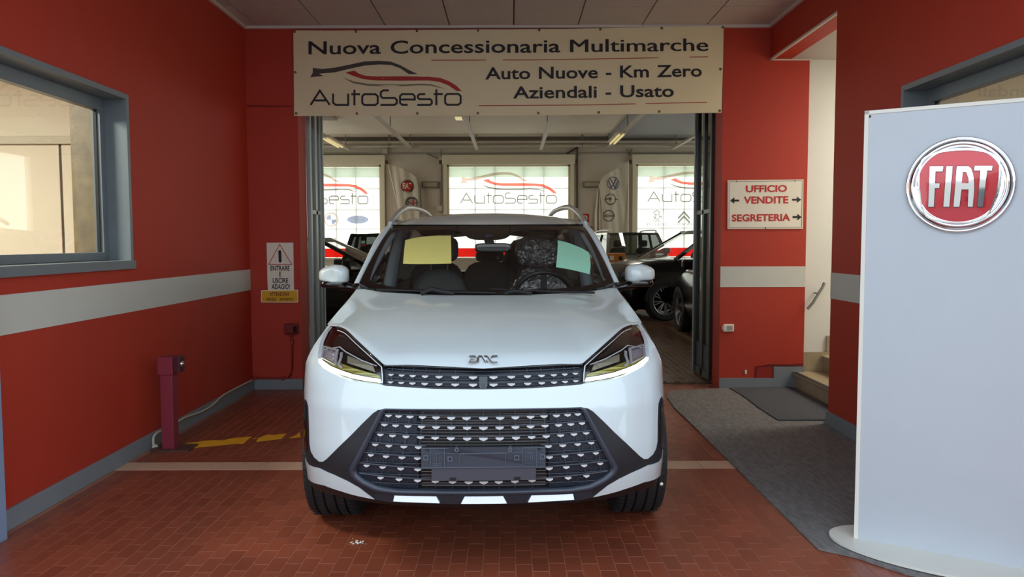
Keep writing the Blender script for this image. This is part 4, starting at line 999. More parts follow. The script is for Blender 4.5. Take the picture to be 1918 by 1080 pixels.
# glasshouse -------------------------------------------------------------
Bp = [(0, 1.14, 1.142), (.25, 1.15, 1.144), (.45, 1.19, 1.15), (.65, 1.3, 1.17), (.751, 1.4, 1.193)]
Tp = [(0, 1.95, 1.544), (.25, 1.96, 1.545), (.45, 1.985, 1.546), (.64, 2.05, 1.548)]
def curve_x(P): return (pchip([p[0] for p in P], [p[1] for p in P]), pchip([p[0] for p in P], [p[2] for p in P]))
cb_, ct_ = curve_x(Bp), curve_x(Tp)
def ws(u, v, off=0):
    a = abs(u); k = 4*v*(1-v)*.02
    b = Vector((u*.751, cb_[0](a*.751), cb_[1](a*.751))); t = Vector((u*.64, ct_[0](a*.64), ct_[1](a*.64)))
    return b+(t-b)*v+Vector((0, -k*.5, k))+Vector((0, -.44, .9))*off
us = [i/12-1 for i in range(25)]
MB().grid([[ws(u, v/10, 0) for u in us] for v in range(11)]).build('windscreen', CARGLASS, car)
FRIT = mat('black_windscreen_border', (8, 8, 9), .25)
# black border: clear area inset
def clear(n=60):
    pts = catmull([(-.90, .06, 0), (-.45, .05, 0), (0, .05, 0), (.45, .05, 0), (.90, .06, 0), (.93, .12, 0), (.95, .45, 0), (.955, .78, 0), (.93, .88, 0), (.6, .905, 0), (.34, .90, 0), (.26, .86, 0), (.16, .74, 0), (0, .72, 0), (-.16, .74, 0), (-.26, .86, 0), (-.34, .90, 0), (-.6, .905, 0), (-.93, .88, 0), (-.955, .78, 0), (-.95, .45, 0), (-.93, .12, 0), (-.90, .06, 0)], 4)
    return pts[:-1]
inner = clear(); N = len(inner)
def border_pt(p):  # projects on the outline of the uv rectangle
    x, y = p.x, (p.y-.5)*2; s = 1/max(abs(x), abs(y)); return Vector((x*s, y*s/2+.5, 0))
fo_ = MB(); r0 = [border_pt(p) for p in inner]
rowsF = []
for k in range(7):
    t = k/6; rowsF.append([ws(*(r0[i].lerp(inner[i % N], t))[:2], -.004) for i in list(range(N))+[0]])
fo_.grid(rowsF)
fo_.build('windscreen_border', FRIT, car)
# corners that the radial border misses are covered by the pillars; cowl panel
MB().grid([[Vector((-p.x, p.y, p.z)) for p in reversed(resample(C0, 20)[1:])]+resample(C0, 20),
           [ws(u, 0)+Vector((0, .0, -.012)) for u in [k/19-1 for k in range(39)]]]).build('cowl', BLACKPL, car)
wipers = []
for x0, x1, s0 in ((-.62, .05, -.02), (.02, .60, .25)):
    pts = [Vector((x0, 1.24-.0, 1.165)), Vector(((x0+x1)/2, 1.155, 1.158)), Vector((x1, 1.13, 1.15))]
    wipers.append(MB().tube(catmull(pts, 6), .007, 5).build('wiper', DARK, car))
for q_, r_ in (([(-.36, 1.13, 1.15), (-.30, 1.12, 1.175), (-.24, 1.12, 1.16), (-.18, 1.13, 1.15)], .014), ([(.1, 1.10, 1.15), (.15, 1.10, 1.165), (.25, 1.11, 1.15)], .010)): MB().tube(q_, r_, 6).build('wiper_arm', DARK, wipers[0])
# A pillars
for sg in (1, -1):
    rowsA = []
    inn = [ws(sg*1.0, v/10, 0) for v in range(11)]
    outp = resample(catmull([(.785, 1.39, 1.178), (.758, 1.57, 1.285), (.735, 1.75, 1.395), (.705, 1.93, 1.49), (.672, 2.10, 1.555)], 5), 11)
    mid = [(inn[k].lerp(Vector((sg*outp[k].x, outp[k].y, outp[k].z)), .5)+Vector((sg*.008, -.010, .008))) for k in range(11)]
    lowo = [Vector((sg*(p.x+.012*min(1, k/3)), p.y+.02*min(1, k/3), p.z-.035*min(1, k/3)-.004)) for k, p in enumerate(outp)]
    MB().grid([[p+Vector((0, .01, -.012)) for p in inn], inn, mid, [Vector((sg*p.x, p.y, p.z)) for p in outp], lowo]).build('windscreen_pillar', PAINT, car)
# roof
def roofrow(y, zc, hw, drop, n=12): return [Vector((hw*i/n, y, zc-drop*(abs(i)/n)**2.4)) for i in range(-n, n+1)]
RW = [[ws(u, 1.0, 0) for u in [i/12 for i in range(-12, 13)]]]
RW[0] = [Vector((p.x*1.05, p.y, p.z+.002)) for p in RW[0]]
for y, zc, hw, dr in ((2.12, 1.592, .675, .045), (2.3, 1.623, .678, .055), (2.5, 1.642, .675, .06), (3.0, 1.655, .665, .065), (3.5, 1.645, .645, .07), (3.9, 1.615, .62, .075), (4.2, 1.57, .60, .08)): RW.append(roofrow(y, zc, hw, dr))
roof = MB().grid(RW).build('roof', PAINT, car)
MB().grid([[p+Vector((0, .02, -.03)) for p in r] for r in RW]).build('headliner', mat('light_grey_headliner', (96, 96, 92), .9), roof)
# side windows, pillars, rear window
for sg in (1, -1):
    def belt(y): return Vector((sg*(xr(y)-.01), y, zr(y)))
    def rfe(y): return Vector((sg*interp(y, [2.1, 2.5, 3.5, 4.2], [.68, .682, .65, .605]), y, interp(y, [2.1, 2.5, 3.5, 4.2], [1.545, 1.58, 1.575, 1.49])))
    for nm, ya, yb, yc, yd in (('front_side_window', 1.55, 2.10, 2.42, 2.40), ('rear_side_window', 2.50, 2.48, 3.35, 3.55)):
        q = [belt(ya), rfe(max(2.1, yb)), rfe(yc), belt(yd)]
        MB().add(q, [(0, 1, 2, 3)]).build(nm, TINT, car)
    MB().bar(belt(2.45), rfe(2.45), .09, .04).bar(rfe(2.4), rfe(3.5), .05, .05).bar(rfe(3.5), rfe(4.2), .05, .05).bar(belt(1.45), belt(4.3), .03, .03).build('window_frame', GLOSSBLK, car)
    MB().add([belt(3.55), rfe(3.35), rfe(4.2), belt(4.45)], [(0, 1, 2, 3)]).add([belt(3.55)*.97, rfe(3.35)*.97, rfe(4.2)*.97, belt(4.45)*.97], [(0, 1, 2, 3)]).build('rear_pillar', PAINT, car)
rp = [Vector((-.60, 4.2, 1.50)), Vector((0, 4.2, 1.565)), Vector((.60, 4.2, 1.50))]; rq = [Vector((-.72, 4.52, 1.08)), Vector((0, 4.58, 1.10)), Vector((.72, 4.52, 1.08))]
MB().grid([rp, rq]).build('rear_window', GLASS, car)
MB().bar(rp[0], rq[0], .14, .05).bar(rp[2], rq[2], .14, .05).bar(rp[0], rp[1], .05, .1).bar(rp[1], rp[2], .05, .1).bar(rq[0], rq[1], .05, .1).bar(rq[1], rq[2], .05, .1).build('rear_window_frame', GLOSSBLK, car)
# roof rails
for sg in (1, -1):
    pts = catmull([(.655, 2.06, 1.555), (.645, 2.18, 1.60), (.625, 2.32, 1.645), (.61, 2.46, 1.672), (.60, 2.62, 1.688), (.58, 3.0, 1.70), (.555, 3.5, 1.692), (.54, 3.85, 1.66), (.535, 4.0, 1.61)], 4)
    MB().tube([Vector((sg*p.x, p.y, p.z)) for p in pts], .016, 8, ry=.02).build('roof_rail', mat('brushed_rail', (205, 204, 200), .3, metal=.6), car)
# mirrors
for sg in (1, -1):
    mb = MB(); bm = bmesh.new(); bmesh.ops.create_uvsphere(bm, u_segments=28, v_segments=16, radius=1)
    for v in bm.verts:
        x, y, z = v.co
        sx = math.copysign(abs(x)**.7, x)*.095; sz = math.copysign(abs(z)**.62, z)
        h = .066 if z > 0 else .052
        sz = sz*h*(1-.28*max(0, sg*sx/.095)) if z > 0 else math.copysign(abs(z)**.4, z)*h*(.85-.25*max(0, sg*sx/.095))
        v.co = Vector((sg*.952+sx, 1.66+y*.07+(.02 if sg*sx > 0 else 0), 1.222+sz+(.006 if z > 0 else 0)))
    mb.addbm(bm, True); cap = mb.build('door_mirror', PAINT, car)
    bag('mirror_lower_shell', (sg*.87, 1.61, 1.150), (sg*1.035, 1.74, 1.20), GLOSSBLK, cap, pw=.6)
    MB().tube([(sg*.92, 1.69, 1.165), (sg*.86, 1.68, 1.155), (sg*.80, 1.66, 1.14)], [.03, .024, .022], 8).build('mirror_arm', GLOSSBLK, cap)
# wheels
def wheel(name, R, w, m_rim, nsp, parent, x, y, z, sg, tread=True, spoke2=True):
    """axis along x; outer side towards sg"""
    Mx = Matrix.Translation((x, y, z)) @ Matrix.Rotation(PI/2*sg, 4, 'Y')
    prof = []
    rr = R*.66
    hwid = w/2
    if tread:
        prof = [(rr, -hwid*.80), (rr+.02, -hwid*.95), (R*.86, -hwid*1.04), (R*.955, -hwid), (R*.985, -hwid*.86)]
        for g in (-.62, -.22, .22, .62):
            c_ = g*hwid; prof += [(R*.998, c_-.012), (R*.998, c_-.0055), (R*.965, c_-.005), (R*.965, c_+.005), (R*.998, c_+.0055), (R*.998, c_+.012)]
        prof += [(R*.985, hwid*.86), (R*.955, hwid), (R*.86, hwid*1.04), (rr+.02, hwid*.95), (rr, hwid*.80)]
    else: prof = [(rr, -hwid*.8), (R*.9, -hwid), (R, -hwid*.8), (R, hwid*.8), (R*.9, hwid), (rr, hwid*.8)]
    t = MB().lathe(prof, 64, Mx, smooth=False).build(name, RUBBER, parent)
    if tread:
        sp = MB()
        for k in range(64):
            a = 2*PI*k/64
            for c0, c1 in ((-.95, -.68), (.68, .95), (-.55, -.30), (.30, .55)):
                b = Vector((R*.998*math.cos(a), R*.998*math.sin(a), c0*hwid)); e2 = Vector((R*.998*math.cos(a+.03), R*.998*math.sin(a+.03), c1*hwid))
                sp.bar(Mx @ b, Mx @ e2, .004, .003)
        sp.build('tread_sipes', DARK, t, kind='stuff')
    MB().lathe([(rr, -hwid*.8), (rr*.93, -hwid*.5), (rr*.93, hwid*.6), (rr, hwid*.82), (rr+.008, hwid*.84)], 40, Mx).build('rim', m_rim, t)
    s_ = MB(); s_.lathe([(0, hwid*.55), (rr*.18, hwid*.55), (rr*.2, hwid*.3)], 20, Mx)
    for k in range(nsp):
        a = 2*PI*k/nsp
        for d in ((-.12, .12) if spoke2 else (0,)):
            p0 = Mx @ Vector((rr*.15*math.cos(a), rr*.15*math.sin(a), hwid*.5)); p1 = Mx @ Vector((rr*.96*math.cos(a+d), rr*.96*math.sin(a+d), hwid*.72))
            s_.bar(p0, p1, .022*R/.36, .02)
    s_.build('spokes', m_rim, t); MB().lathe([(0, 0), (rr*.8, 0)], 24, Mx).build('brake_disc', DARK, t)
    return t
ALLOY = mat('alloy_grey', (150, 150, 154), .3, metal=.8)
for sg in (1, -1):
    for cy in (FWY, RWY_): wheel('wheel', .355, .24, ALLOY, 5, car, sg*.775, cy, .355, sg)

# cabin -----------------------------------------------------------------
SEAT = mat('dark_grey_seat', (72, 76, 74), .7, var=.1, vscale=20); INT = mat('dark_interior', (46, 48, 49), .7); GREYTR = mat('grey_pillar_trim', (140, 150, 154), .6)
MB().box((-.74, 1.45, .42), (.74, 4.4, .46)).build('cabin_floor', INT, car)
for sg in (1, -1):
    MB().box((sg*.74, 1.5, .42), (sg*.78, 4.3, 1.09)).build('door_trim', INT, car)
    MB().tube([ws(sg*.985, v/8, -.045)+Vector((0, .02, 0)) for v in range(9)], .026, 8).build('pillar_trim', GREYTR, car)
    MB().tube(catmull([(sg*.72, 2.42, 1.08), (sg*.68, 2.44, 1.3), (sg*.62, 2.46, 1.53)], 5), .04, 8, ry=.05).build('belt_pillar_trim', GREYTR, car)
    MB().tube(catmull([(sg*.60, 2.36, 1.47), (sg*.63, 2.36, 1.3), (sg*.68, 2.36, 1.0)], 5), .02, 6, ry=.004).build('seat_belt', INT, car)
    vis = MB(); vis.box((sg*.12, 2.03, 1.518), (sg*.56, 2.20, 1.535), .006); vis.build('sun_visor', GREYTR, car)
dash = MB(); rr_ = []
for y, zc in ((1.16, 1.125), (1.30, 1.145), (1.48, 1.142), (1.60, 1.12), (1.66, 1.05), (1.64, .8), (1.60, .5)):
    rr_.append([Vector((x/10*.96, y+(.12 if y < 1.4 else 0)*(abs(x)/7.5)**2, zc)) for x in range(-7, 8)])
dash.grid(rr_).build('dashboard', mat('black_dashboard', (38, 40, 41), .75), car)
sw_ = MB(); c0s = Vector((.36, 1.86, 1.075)); tilt = Matrix.Translation(c0s) @ Matrix.Rotation(math.radians(-68), 4, 'X')
pp_ = [tilt @ Vector((.185*math.cos(a*PI/16), .175*math.sin(a*PI/16), 0)) for a in range(33)]
sw_.tube(pp_, .016, 8); sw = sw_.build('steering_wheel', mat('black_leather', (22, 22, 23), .5), car)
MB().bar(tilt @ Vector((-.17, 0, 0)), tilt @ Vector((.17, 0, 0)), .04, .02).bar(tilt @ Vector((0, 0, 0)), tilt @ Vector((0, -.17, 0)), .04, .02).lathe([(0, .02), (.06, .015), (.07, -.02)], 20, tilt).build('hub', INT, sw)
WRAP = mat('clear_plastic_wrap', (150, 155, 155), .12)
for sg in (-1, 1):
    lean_ = lambda p: Vector((p.x*(1-.0*p.z), p.y+(p.z-.6)*.30, p.z))
    back_ = bag('seat_backrest', (sg*.36-.25, 2.22, .55), (sg*.36+.25, 2.36, 1.235), SEAT, car, fn=lambda p: Vector((sg*.36+(p.x-sg*.36)*(1.0-.35*max(0, (p.z-.95)/.3)), p.y+(p.z-.6)*.32, p.z)))
    bag('seat_cushion', (sg*.36-.25, 1.85, .5), (sg*.36+.25, 2.38, .66), SEAT, car)
    hr_ = bag('headrest', (sg*.36-.14, 2.42, 1.285), (sg*.36+.14, 2.54, 1.475), SEAT, car)
    MB().tube([(sg*.36-.06, 2.46, 1.2), (sg*.36-.06, 2.48, 1.32)], .007, 6).tube([(sg*.36+.06, 2.46, 1.2), (sg*.36+.06, 2.48, 1.32)], .007, 6).build('headrest_post', GREYPL, hr_)
for x in (-.45, 0, .45):
    bag('rear_seat_back', (x-.235, 3.30, .6), (x+.235, 3.44, 1.27), SEAT, car); bag('headrest', (x-.12, 3.36, 1.26), (x+.12, 3.44, 1.36), SEAT, car)
MB().box((-.7, 2.85, .46), (.7, 3.35, .66), .03).build('rear_seat_bench', SEAT, car)
mr_ = bag('rear_view_mirror', tuple(ws(.055, .70, -.05)-Vector((.115, .02, .030))), tuple(ws(.055, .70, -.05)+Vector((.115, .02, .030))), GLOSSBLK, car, pw=.4)
MB().bar(ws(.0, .80, -.006), ws(.03, .72, -.05), .05, .03).build('mirror_stem', INT, mr_)
# crumpled protective plastic over the driver's seat and headrest
def film_mat():
    m = bpy.data.materials.new('crumpled_plastic_film'); m.use_nodes = True; nt = m.node_tree; nt.nodes.remove(nt.nodes['Principled BSDF']); out = nt.nodes['Material Output']
    t = nt.nodes.new('ShaderNodeBsdfTransparent'); g = nt.nodes.new('ShaderNodeBsdfGlossy'); g.inputs['Roughness'].default_value = .18; mx = nt.nodes.new('ShaderNodeMixShader'); mx.inputs[0].default_value = .38
    n = nt.nodes.new('ShaderNodeTexNoise'); n.inputs['Scale'].default_value = 22; n.inputs['Detail'].default_value = 3; n.inputs['Distortion'].default_value = 1.5
    b = nt.nodes.new('ShaderNodeBump'); b.inputs['Strength'].default_value = 1; b.inputs['Distance'].default_value = .03
    tc = nt.nodes.new('ShaderNodeTexCoord'); nt.links.new(tc.outputs['Object'], n.inputs['Vector'])
    nt.links.new(n.outputs[0], b.inputs['Height']); nt.links.new(b.outputs[0], g.inputs['Normal']); nt.links.new(t.outputs[0], mx.inputs[1]); nt.links.new(g.outputs[0], mx.inputs[2]); nt.links.new(mx.outputs[0], out.inputs[0])
    return m
FILMM = film_mat()
def crinkle(p): return p+Vector((math.sin(p.z*60+p.x*25), math.sin(p.x*70+p.z*30), math.sin(p.x*50-p.z*45)))*.006
pcv = bag('seat_cover', (.36-.165, 2.395, 1.25), (.36+.165, 2.565, 1.50), FILMM, None, seg=18, pw=.6, fn=crinkle)
pcv.matrix_world = car.matrix_basis
tag(pcv, "crumpled clear plastic bag pulled over the driver's headrest", 'plastic cover')
mbk = bag('seat_cover', (.36-.27, 2.19, .6), (.36+.27, 2.37, 1.255), FILMM, None, seg=18, pw=.6, fn=lambda p: crinkle(Vector((.36+(p.x-.36)*(1.0-.35*max(0, (p.z-.95)/.3)), p.y+(p.z-.6)*.32-.01, p.z))))
mbk.matrix_world = car.matrix_basis; tag(mbk, "clear plastic film wrapped over the driver's seat back", 'plastic cover')
gb = bag('cloth_bundle', (.10, 3.55, 1.0), (.62, 3.95, 1.50), mat('grey_cloth', (92, 92, 88), .8), None, seg=12, pw=.8, fn=lambda p: Vector((p.x, p.y, p.z-.25*max(0, .36-p.x)+.012*math.sin(p.x*40))))
gb.matrix_world = car.matrix_basis; tag(gb, "grey cloth bundle piled behind the driver's headrest inside the white car", 'bundle')
# paper sheets behind the windscreen
def paper(name, rgb):
    m = mat(name, rgb, .7); nt = m.node_tree; b = nt.nodes['Principled BSDF']; t = nt.nodes.new('ShaderNodeBsdfTranslucent'); t.inputs[0].default_value = lin(rgb)
    mx = nt.nodes.new('ShaderNodeMixShader'); mx.inputs[0].default_value = .08; nt.links.new(b.outputs[0], mx.inputs[1]); nt.links.new(t.outputs[0], mx.inputs[2]); nt.links.new(mx.outputs[0], nt.nodes['Material Output'].inputs[0]); return m
YEL = paper('yellow_paper', (255, 240, 140)); GRN = paper('mint_paper', (178, 246, 214))
ys = patch('paper_sheet', [(-.298, .382), (-.706, .359), (-.735, .50), (-.758, .62), (-.78, .724), (-.70, .77), (-.594, .803), (-.47, .818), (-.355, .82), (-.325, .6)], lambda u, v, o=0: ws(u, v, -.012), .06, YEL, None, rim=0)
ys.matrix_world = car.matrix_basis; tag(ys, 'yellow paper sheet behind the windscreen of the white car', 'paper')
gs = patch('paper_sheet', [(.571, .318), (.62, .52), (.665, .721), (.735, .685), (.799, .629), (.86, .565), (.905, .493), (.90, .43), (.87, .30), (.832, .19), (.76, .235), (.692, .273), (.63, .30)], lambda u, v, o=0: ws(u, v, -.012), .06, GRN, None, rim=0)
gs.matrix_world = car.matrix_basis; tag(gs, 'mint green paper sheet behind the windscreen of the white car', 'paper')

# ================================================================== THINGS OF THE PORCH
# banner above the doorway -------------------------------------------------
YBN = YB-.035
ban = thing('banner', 'cream banner with dark lettering and a car logo over the showroom doorway', 'banner', (0, YBN, 0))
def bnp(px, py, off=0):
    p = at(px, py, Y=YBN); return Vector((p.x, -off+.004*math.sin(p.x*3.1)+.003*math.sin(p.x*11+p.z*6), p.z))
bo = [(549.5, 57)]+[(549.5+(1355.5-549.5)*k/20, 57-8.5*k/20+(2.2*math.sin(PI*k/20))) for k in range(1, 21)]+[(1354, 130), (1351.5, 211)]+[(1351.5-(1351.5-551)*k/20, 211+6*k/20+2.2*math.sin(PI*k/20)) for k in range(1, 21)]+[(550, 130)]
patch('cloth', bo, bnp, 14, BANNER, ban, rim=.004)
bz = lambda zx, zy, off=0: bnp(540+zx/4.567, 40+zy/4.567, off)
logo(ban, bz, mat('banner_charcoal', (74, 64, 60), .6), REDINK, mat('banner_olive_grey', (130, 118, 92), .6), .003, 17, lm=INK)
pxwords('lettering', INK, ban, 'Nuova Concessionaria Multimarche', bnp, 578, 101.5, 1326, 95.5, 23.5, .014, .004)
pxwords('lettering', INK, ban, 'Auto Nuove - Km Zero', bnp, 909, 148.6, 1314.5, 143.2, 21.5, .018, .004)
pxwords('lettering', INK, ban, 'Aziendali - Usato', bnp, 961, 184.0, 1262, 181.0, 21.5, .018, .004)
MB().stroke([(808, 113.2), (1000, 112), (1200, 109), (1326, 106.3)], 1.3, bnp, .004).build('red_rule', REDINK, ban)
MB().stroke([(897, 198), (1100, 196.5), (1324, 191.5)], 1.3, bnp, .004).build('red_rule', REDINK, ban)
MB().stroke([(545, 58), (550.5, 57.5)], 2, bnp, .003)
EY = mat('brass_eyelet', (92, 72, 50), .4, metal=.6); e0 = None
pts = [(552+k*114.5, 59.5-8*k/7+1.5*math.sin(PI*k/7)) for k in range(8)]+[(555+k*113.3, 212.3-5*k/7+2*math.sin(PI*k/7)) for k in range(8)]+[(553, 135.5), (1349.5, 129.5)]
for p in pts:
    w = bnp(*p, .004)
    if e0 is None: e0 = MB().lathe([(.004, -.002), (.006, .004), (.011, .003), (.012, -.002)], 12, Matrix.Rotation(PI/2, 4, 'X')).build('eyelet', EY, ban); o = e0
    else: o = clone(e0)
    o.location = w
# wall paint scratch left of the banner
sl = MB().tube([(-2.52, YB-.006, 2.735), (-2.10, YB-.006, 2.733)], .006, 6).build('cable_trunking', mat('dark_red_paint', (120, 22, 16), .6)); tag(sl, 'thin red-painted cable run left of the banner', 'cable')

# signs ------------------------------------------------------------------
def bp_(px, py, off=0):
    p = at(px, py, Y=YB-.012); return Vector((p.x, -off, p.z))
sg1 = thing('direction_sign', 'white sign with red UFFICIO VENDITE SEGRETERIA lettering and black arrows', 'sign', (0, YB-.012, 0))
o_ = [(1363, 337.5), (1505, 335.8), (1503.8, 428), (1362.8, 428.5)]
MB().plate([o_], bp_, .006, -.006).build('board', SIGNW, sg1)
MB().stroke([(1365.5, 340), (1502.5, 338.5), (1501.4, 425.5), (1365.3, 426)], .7, bp_, .001, 0, closed=True).build('border_line', GREYINK, sg1)
REDS = mat('sign_red', (190, 36, 30), .5)
mb = MB(); pxtext(mb, 'UFFICIO', bp_, 1397, 359.6, 1474, 358.6, 12, bold=.03, off=.002); mb.build('lettering', REDS, sg1)
mb = MB(); pxtext(mb, 'VENDITE', bp_, 1393, 381.0, 1476.5, 380.2, 12.6, bold=.03, off=.002); mb.build('lettering', REDS, sg1)
mb = MB(); pxtext(mb, 'SEGRETERIA', bp_, 1370.5, 414.2, 1480, 412.8, 12.2, bold=.03, off=.002); mb.build('lettering', REDS, sg1)
for x, y, d in ((1376, 375.4, -1), (1492, 373.8, 1), (1493, 406.3, 1)):
    a = [(x-d*8.5, y-1.8), (x+d*.5, y-1.8), (x+d*.5, y-6), (x+d*8.5, y), (x+d*.5, y+6), (x+d*.5, y+1.8), (x-d*8.5, y+1.8)]
    MB().plate([a], bp_, .002).build('arrow', mat('sign_black', (22, 18, 18), .5), sg1)
for p in ((1380, 339.5), (1489, 338.5), (1434, 426.8)): w = bp_(*p); MB().lathe([(0, .003), (.006, .002), (.007, 0)], 8, Matrix.Translation(w) @ Matrix.Rotation(PI/2, 4, 'X')).build('screw', EY, sg1)
BLK = MATS['sign_black']
sg2 = thing('warning_sign', 'white warning triangle sign reading ENTRARE E USCIRE ADAGIO! on the red wall', 'sign', (0, YB-.012, 0))
z7 = lambda x, y, o=0: bp_(480+x/7.711, 440+y/7.711, o)
MB().plate([[(148, 110), (532, 110), (545, 800), (168, 800), (160, 640)]], z7, .005, -.007).build('board', SIGNW, sg2)
MB().stroke([(338, 135), (180, 422), (512, 422)], 9, z7, .002, closed=True).build('red_triangle', REDS, sg2)
MB().plate([ellipse(340, 240, 21, 22, 12, PI, 2*PI)+ellipse(345, 375, 21, 22, 12, 0, PI)], z7, .002).build('black_bar', BLK, sg2)
for s_, a, b, y in (('ENTRARE', 206, 482, 512), ('E', 333, 362, 598), ('USCIRE', 238, 462, 690), ('ADAGIO!', 222, 486, 778)):
    mb = MB(); text_to(mb, s_, lambda u, v, o, a=a, b=b, y=y: z7(a+(b-a)*u, y-v*68, o), .018, .002); mb.build('lettering', BLK, sg2)
sg3 = thing('warning_sign', 'yellow ATTENZIONE CANCELLO AUTOMATICO plate below the white warning sign', 'sign', (0, YB-.017, 0))
MB().plate([[(80, 797), (598, 790), (606, 800), (606, 965), (598, 972), (80, 972), (72, 962), (72, 806)]], z7, .006, -.006).build('board', SIGNW, sg3)
MB().plate([[(95, 806), (590, 800), (597, 808), (597, 955), (590, 962), (92, 962), (84, 955), (84, 815)]], z7, .002).build('yellow_field', mat('sign_yellow', (222, 166, 18), .5), sg3)
BRN = mat('sign_brown_print', (110, 34, 14), .6)
mb = MB(); text_to(mb, 'A T T E N Z I O N E', lambda u, v, o: z7(202+272*u, 873-v*46, o), .05, .004); mb.build('lettering', BRN, sg3)
mb = MB(); text_to(mb, 'CANCELLO', lambda u, v, o: z7(145+148*u, 943-v*36, o), .04, .004); text_to(mb, 'AUTOMATICO', lambda u, v, o: z7(345+190*u, 943-v*36, o), .04, .004); mb.build('lettering', BRN, sg3)

# photocell box and conduit on the red wall
DKRED = mat('dark_red_box', (112, 24, 22), .45); PIPER = mat('red_painted_conduit', (150, 34, 26), .55)
p = at(548, 614, Y=YB); q0 = at(538, 624, Y=YB); q1 = at(561, 606, Y=YB)
pb = thing('photocell_box', 'dark red photocell box with conduit left of the doorway', 'electrical box', (p.x, YB, p.z))
hx_, hz_ = (q1.x-q0.x)/2, (q1.z-q0.z)/2
MB().box((-hx_, -.075, -hz_), (hx_, 0, hz_), .008).build('box', DKRED, pb); MB().box((hx_*.45, -.08, -hz_*.7), (hx_*1.05, -.01, hz_*.6), .004).build('sensor_window', GLOSSBLK, pb)
pts = [at(*c, Y=YB-.02)-Vector((p.x, YB, p.z)) for c in ((545, 624), (547, 640), (547, 690), (545, 700), (538, 707), (530, 708), (482, 708), (474, 706))]
MB().tube(pts, .011, 8).build('conduit', PIPER, pb)
for c in ((545, 626), (547, 640), (530, 708), (479, 707)): w = at(*c, Y=YB-.02)-Vector((p.x, YB, p.z)); MB().box(w-Vector((.016, .016, .018)), w+Vector((.016, .02, .018)), .004).build('clip', PIPER, pb)
# mauve photocell post
ba = at(319, 842, Z=0); pt = thing('bollard', 'mauve square post with a photocell head at the left wall', 'bollard', (ba.x, 5.19, 0))
MB().box((-.11, -.07, 0), (.15, .10, .014)).build('base_plate', mat('dull_brown_plate', (84, 54, 44), .6, var=.2), pt)
MB().box((-.042, -.042, .014), (.042, .042, .56), .004).build('post', PURPLE, pt)
MB().box((-.052, -.052, .53), (.052, .052, .652), .004).build('head', PURPLE, pt)
MB().box((.052, -.045, .545), (.096, .045, .655), .004).build('photocell', mat('dark_mauve_plastic', (70, 26, 36), .4), pt)
MB().lathe([(0, .012), (.02, .008), (.022, 0)], 12, Matrix.Translation((.096, 0, .6)) @ Matrix.Rotation(PI/2, 4, 'Y')).build('lens', CHROME, pt)
cpts = [(472, 712), (455, 720), (430, 733), (415, 742), (398, 758), (380, 769), (362, 776), (345, 782), (331, 791)]
pts = [at(*c, X=XL+.03) for c in cpts]
cb2 = MB().tube(catmull(pts, 4), .009, 6).build('cable', mat('cream_cable', (196, 186, 164), .5)); tag(cb2, 'cream cable sagging along the left grey baseboard', 'cable')
pts = [at(*c, X=XL+.035) for c in ((303, 806), (300, 807), (292, 812), (287, 821), (288, 833))]+[Vector((-2.47, 5.21, .02)), Vector((ba.x-.13, 5.19, .018))]
cb3 = MB().tube(catmull(pts, 4), .010, 6).build('cable', mat('cream_cable', (196, 186, 164), .5)); tag(cb3, 'cable loop at the foot of the mauve post', 'cable')
# socket and small wall bits, right
p = at(1364, 613.5, Y=YB); so = thing('wall_socket', 'small white wall socket below the white band beside the folded door', 'socket', (p.x, YB, p.z))
MB().box((-.052, -.022, -.036), (.052, 0, .036), .006).build('plate', SIGNW, so); MB().box((-.018, -.026, -.022), (.034, -.022, .022)).build('switch', mat('switch_grey', (170, 166, 156), .4), so); MB().box((-.062, -.01, -.02), (-.05, 0, .02)).build('torn_filler', SIGNW, so)
p = at(1396.5, 696, Y=YB); so = thing('bolt_cap', 'tiny white fixing low on the red wall above the baseboard', 'fixing', (p.x, YB, p.z)); MB().box((-.01, -.012, -.02), (.01, 0, .02), .003).build('cap', SIGNW, so)
ht = thing('inspection_hatch', 'red painted hatch with cable at the foot of the red wall', 'hatch', (0, YB-.004, 0))
hp = lambda px, py, o=0: (lambda w: Vector((w.x, -o, w.z)))(at(px, py, Y=YB-.004))
MB().plate([[(1418, 686), (1441, 685), (1441, 709), (1416, 710)]], hp, .006, -.003).build('cover', PIPER, ht)
MB().stroke([(1415, 710), (1417, 686), (1434, 684), (1441, 682), (1475, 683), (1504, 681)], 1.6, hp, .006).build('cable', DKRED, ht)

